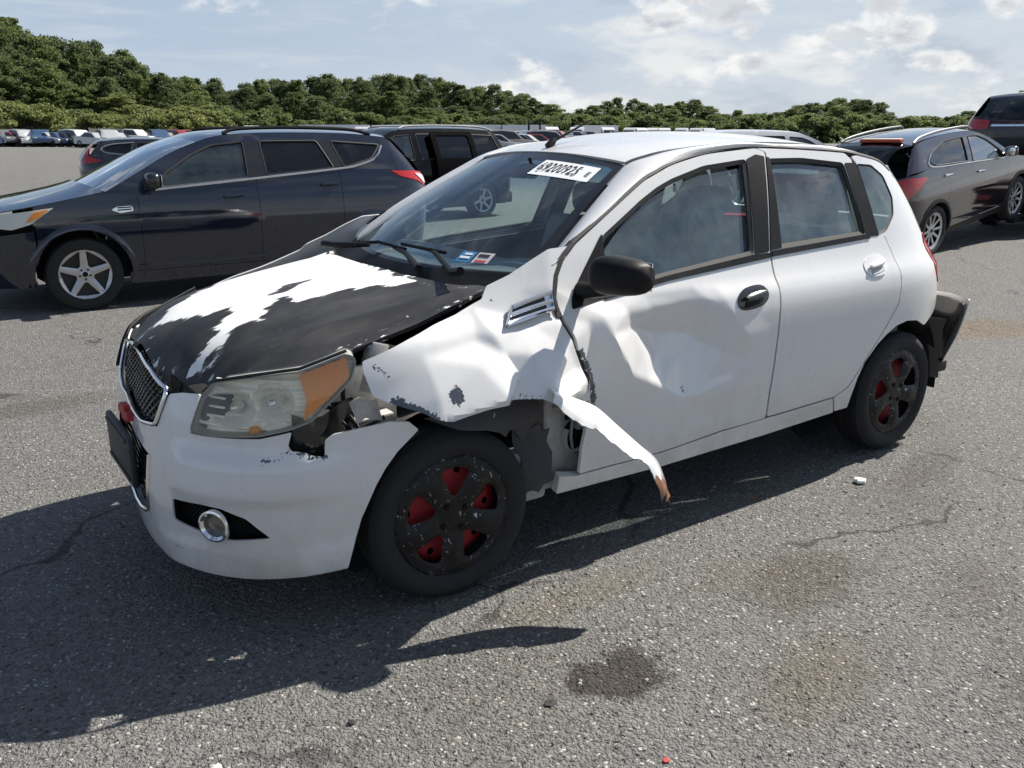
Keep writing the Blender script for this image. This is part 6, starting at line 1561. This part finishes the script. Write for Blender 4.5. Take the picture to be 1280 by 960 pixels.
def far_car(kind, colr, p, rz, label, group, parts=True):
    body, glass, wh, hb, lp, tl = far_meshes(kind); k = (kind, colr)
    if k not in _body_cache: b = body.copy(); b.materials.append(paint('far_paint_' + colr, COLS[colr], .1, .1)); _body_cache[k] = b
    o = empty({'sedan': 'sedan_car', 'suv': 'far_suv', 'pickup': 'pickup_truck'}[kind], p, rz, label=label, cat={'sedan': 'car', 'suv': 'suv', 'pickup': 'pickup'}[kind], group=group)
    put('body', _body_cache[k], None, o); put('windows', glass, None, o); put('headlights', lp, None, o); put('tail_lamps', tl, None, o)
    L = 1.35 if kind != 'pickup' else 1.6
    for x in (-L, L):
        for sd in (-1, 1): w_ = put('wheel', wh, None, o); w_.location = (x, sd * .78, .34); w_.rotation_euler = (0, 0, 0 if sd < 0 else math.pi)
    return o
rc_ = random.Random(21)
def car_row(x0, x1, d0, d1, n, rowname, face, kinds, jitter=.15):
    for i in range(n):
        t = (i + .5) / n; px = x0 + (x1 - x0) * t; kd = rc_.choice(kinds); cl_ = rc_.choice(['white', 'white', 'silver', 'silver', 'grey', 'black', 'blue', 'red', 'tan', 'white'])
        far_car(kd, cl_, at_px(px, d0 + (d1 - d0) * t), face + rc_.uniform(-jitter, jitter), '%s %s in %s, %s from the left' % (cl_, {'sedan': 'sedan', 'suv': 'suv', 'pickup': 'pickup'}[kd], rowname, ordinal(i + 1)), 'vehicles in ' + rowname)
cam_face = math.pi / 2 + .35        # noses towards the camera
car_row(-10, 150, 84, 85, 14, 'the row under the pale screened fence', cam_face, ['sedan', 'sedan', 'suv'], .5)
car_row(115, 250, 80, 86, 9, 'the row behind the charcoal suv', cam_face, ['sedan', 'suv', 'pickup'], .4)
car_row(250, 330, 88, 92, 6, 'the row above the blue suv windscreen', cam_face, ['sedan', 'suv'], .4)
car_row(600, 690, 58, 62, 7, 'the row behind the minivan', cam_face + .6, ['sedan', 'sedan', 'suv'], .3)
car_row(585, 700, 84, 88, 8, 'the second row behind the minivan', cam_face + .6, ['sedan', 'suv', 'pickup'], .3)
car_row(690, 1000, 110, 112, 18, 'the far row above the hatchback roof', cam_face + .8, ['suv', 'pickup', 'sedan'], .3)

# white lorry cabs, box trailers and a forklift standing along the far edge
M_cab = paint('lorry_white', (.74, .74, .73), 0., .15)
def lorry(px, depth, rz, kind, label, M_=None):
    o = empty('box_trailer' if kind == 'box' else 'lorry', at_px(px, depth), rz, label=label, cat='trailer' if kind == 'box' else 'truck', group='lorries and trailers on the far edge'); o.scale = (.8, .8, .74)
    if kind == 'box':
        MB().box((0, 0, 2.1), (7.5, 2.4, 2.5), None, .05).build('box', M_ or M_cab, o); MB().box((0, 0, .75), (7.3, 1.0, .2)).build('chassis', M_dark, o)
        for x in (2.2, 3.2):
            for sd in (-1, 1): w_ = put('wheel', FAR['suv'][2], None, o); w_.location = (x, sd * 1.0, .5); w_.scale = (1.45,) * 3; w_.rotation_euler = (0, 0, 0 if sd < 0 else math.pi)
    else:
        b = MB(); pr = rnd([(-1.5, .5), (-1.6, 1.3), (-1.4, 1.6), (-.5, 1.75), (-.2, 2.55), (.3, 2.95), (1.3, 3.05), (1.3, .5)], .12, 3); n = len(pr)
        b.add([(x, sd * 1.1, z) for sd in (-1, 1) for x, z in pr], [tuple(range(n)), tuple(range(n, 2 * n))[::-1]] + [(i, i + n, (i + 1) % n + n, (i + 1) % n) for i in range(n)]); b.build('cab', M_ or M_cab, o)
        g = MB(); g.add([(-.55, -.95, 1.78), (-.55, .95, 1.78), (-.25, .95, 2.5), (-.25, -.95, 2.5)], [(0, 1, 2, 3)])
        for sd in (-1, 1): g.add([(-.3, sd * 1.115, 1.75), (.6, sd * 1.115, 1.75), (.6, sd * 1.115, 2.4), (-.05, sd * 1.115, 2.4)], [(0, 1, 2, 3)])
        g.build('windows', mat('far_glass'), o, False)
        for x in (-.7, .9):
            for sd in (-1, 1): w_ = put('wheel', FAR['suv'][2], None, o); w_.location = (x, sd * .95, .48); w_.scale = (1.4,) * 3; w_.rotation_euler = (0, 0, 0 if sd < 0 else math.pi)
LB = [(315, 'cab', 108), (437, 'box', 125), (452, 'cab', 120), (483, 'cab', 118), (492, 'box', 128), (655, 'box', 118), (690, 'cab', 112), (720, 'cab', 116), (744, 'box', 120), (760, 'cab', 116), (786, 'cab', 125), (802, 'cab', 125), (816, 'cab', 126), (830, 'cab', 126), (850, 'cab', 128), (868, 'cab', 128), (886, 'cab', 128), (598, 'box', 118), (400, 'box', 128)]
LB.sort()
for i, (px, kd, dp) in enumerate(LB):
    lorry(px, dp, rc_.uniform(.2, 1.4) if kd == 'cab' else rc_.uniform(-.8, -.3), kd, 'white %s on the far edge of the lot, %s from the left' % ('lorry cab' if kd == 'cab' else 'box trailer', ordinal(i + 1)))
fk = empty('forklift', at_px(668, 62), .9, label='yellow and black forklift beyond the hatchback antenna', cat='forklift')
mb = MB(); mb.box((0, 0, .75), (1.6, 1.0, .6), None, .1); mb.box((.6, 0, 1.0), (.5, 1.0, .5), None, .1); mb.build('body', mat('forklift_yellow', (.55, .28, .03), .5), fk)
mb = MB()
for sd in (-.4, .4): mb.box((-.95, sd, 1.2), (.1, .1, 2.2)); mb.box((-1.4, sd * .6, .25), (1.0, .1, .05)); mb.box((.45, sd, 1.6), (.06, .06, 1.0)); mb.box((-.45, sd, 1.6), (.06, .06, 1.0))
mb.box((0, 0, 2.12), (1.1, .95, .06)); mb.build('mast_and_guard', M_dark, fk)
for x in (-.6, .6):
    for sd in (-1, 1): w_ = put('wheel', FAR['suv'][2], None, fk); w_.location = (x, sd * .5, .34); w_.rotation_euler = (0, 0, 0 if sd < 0 else math.pi)
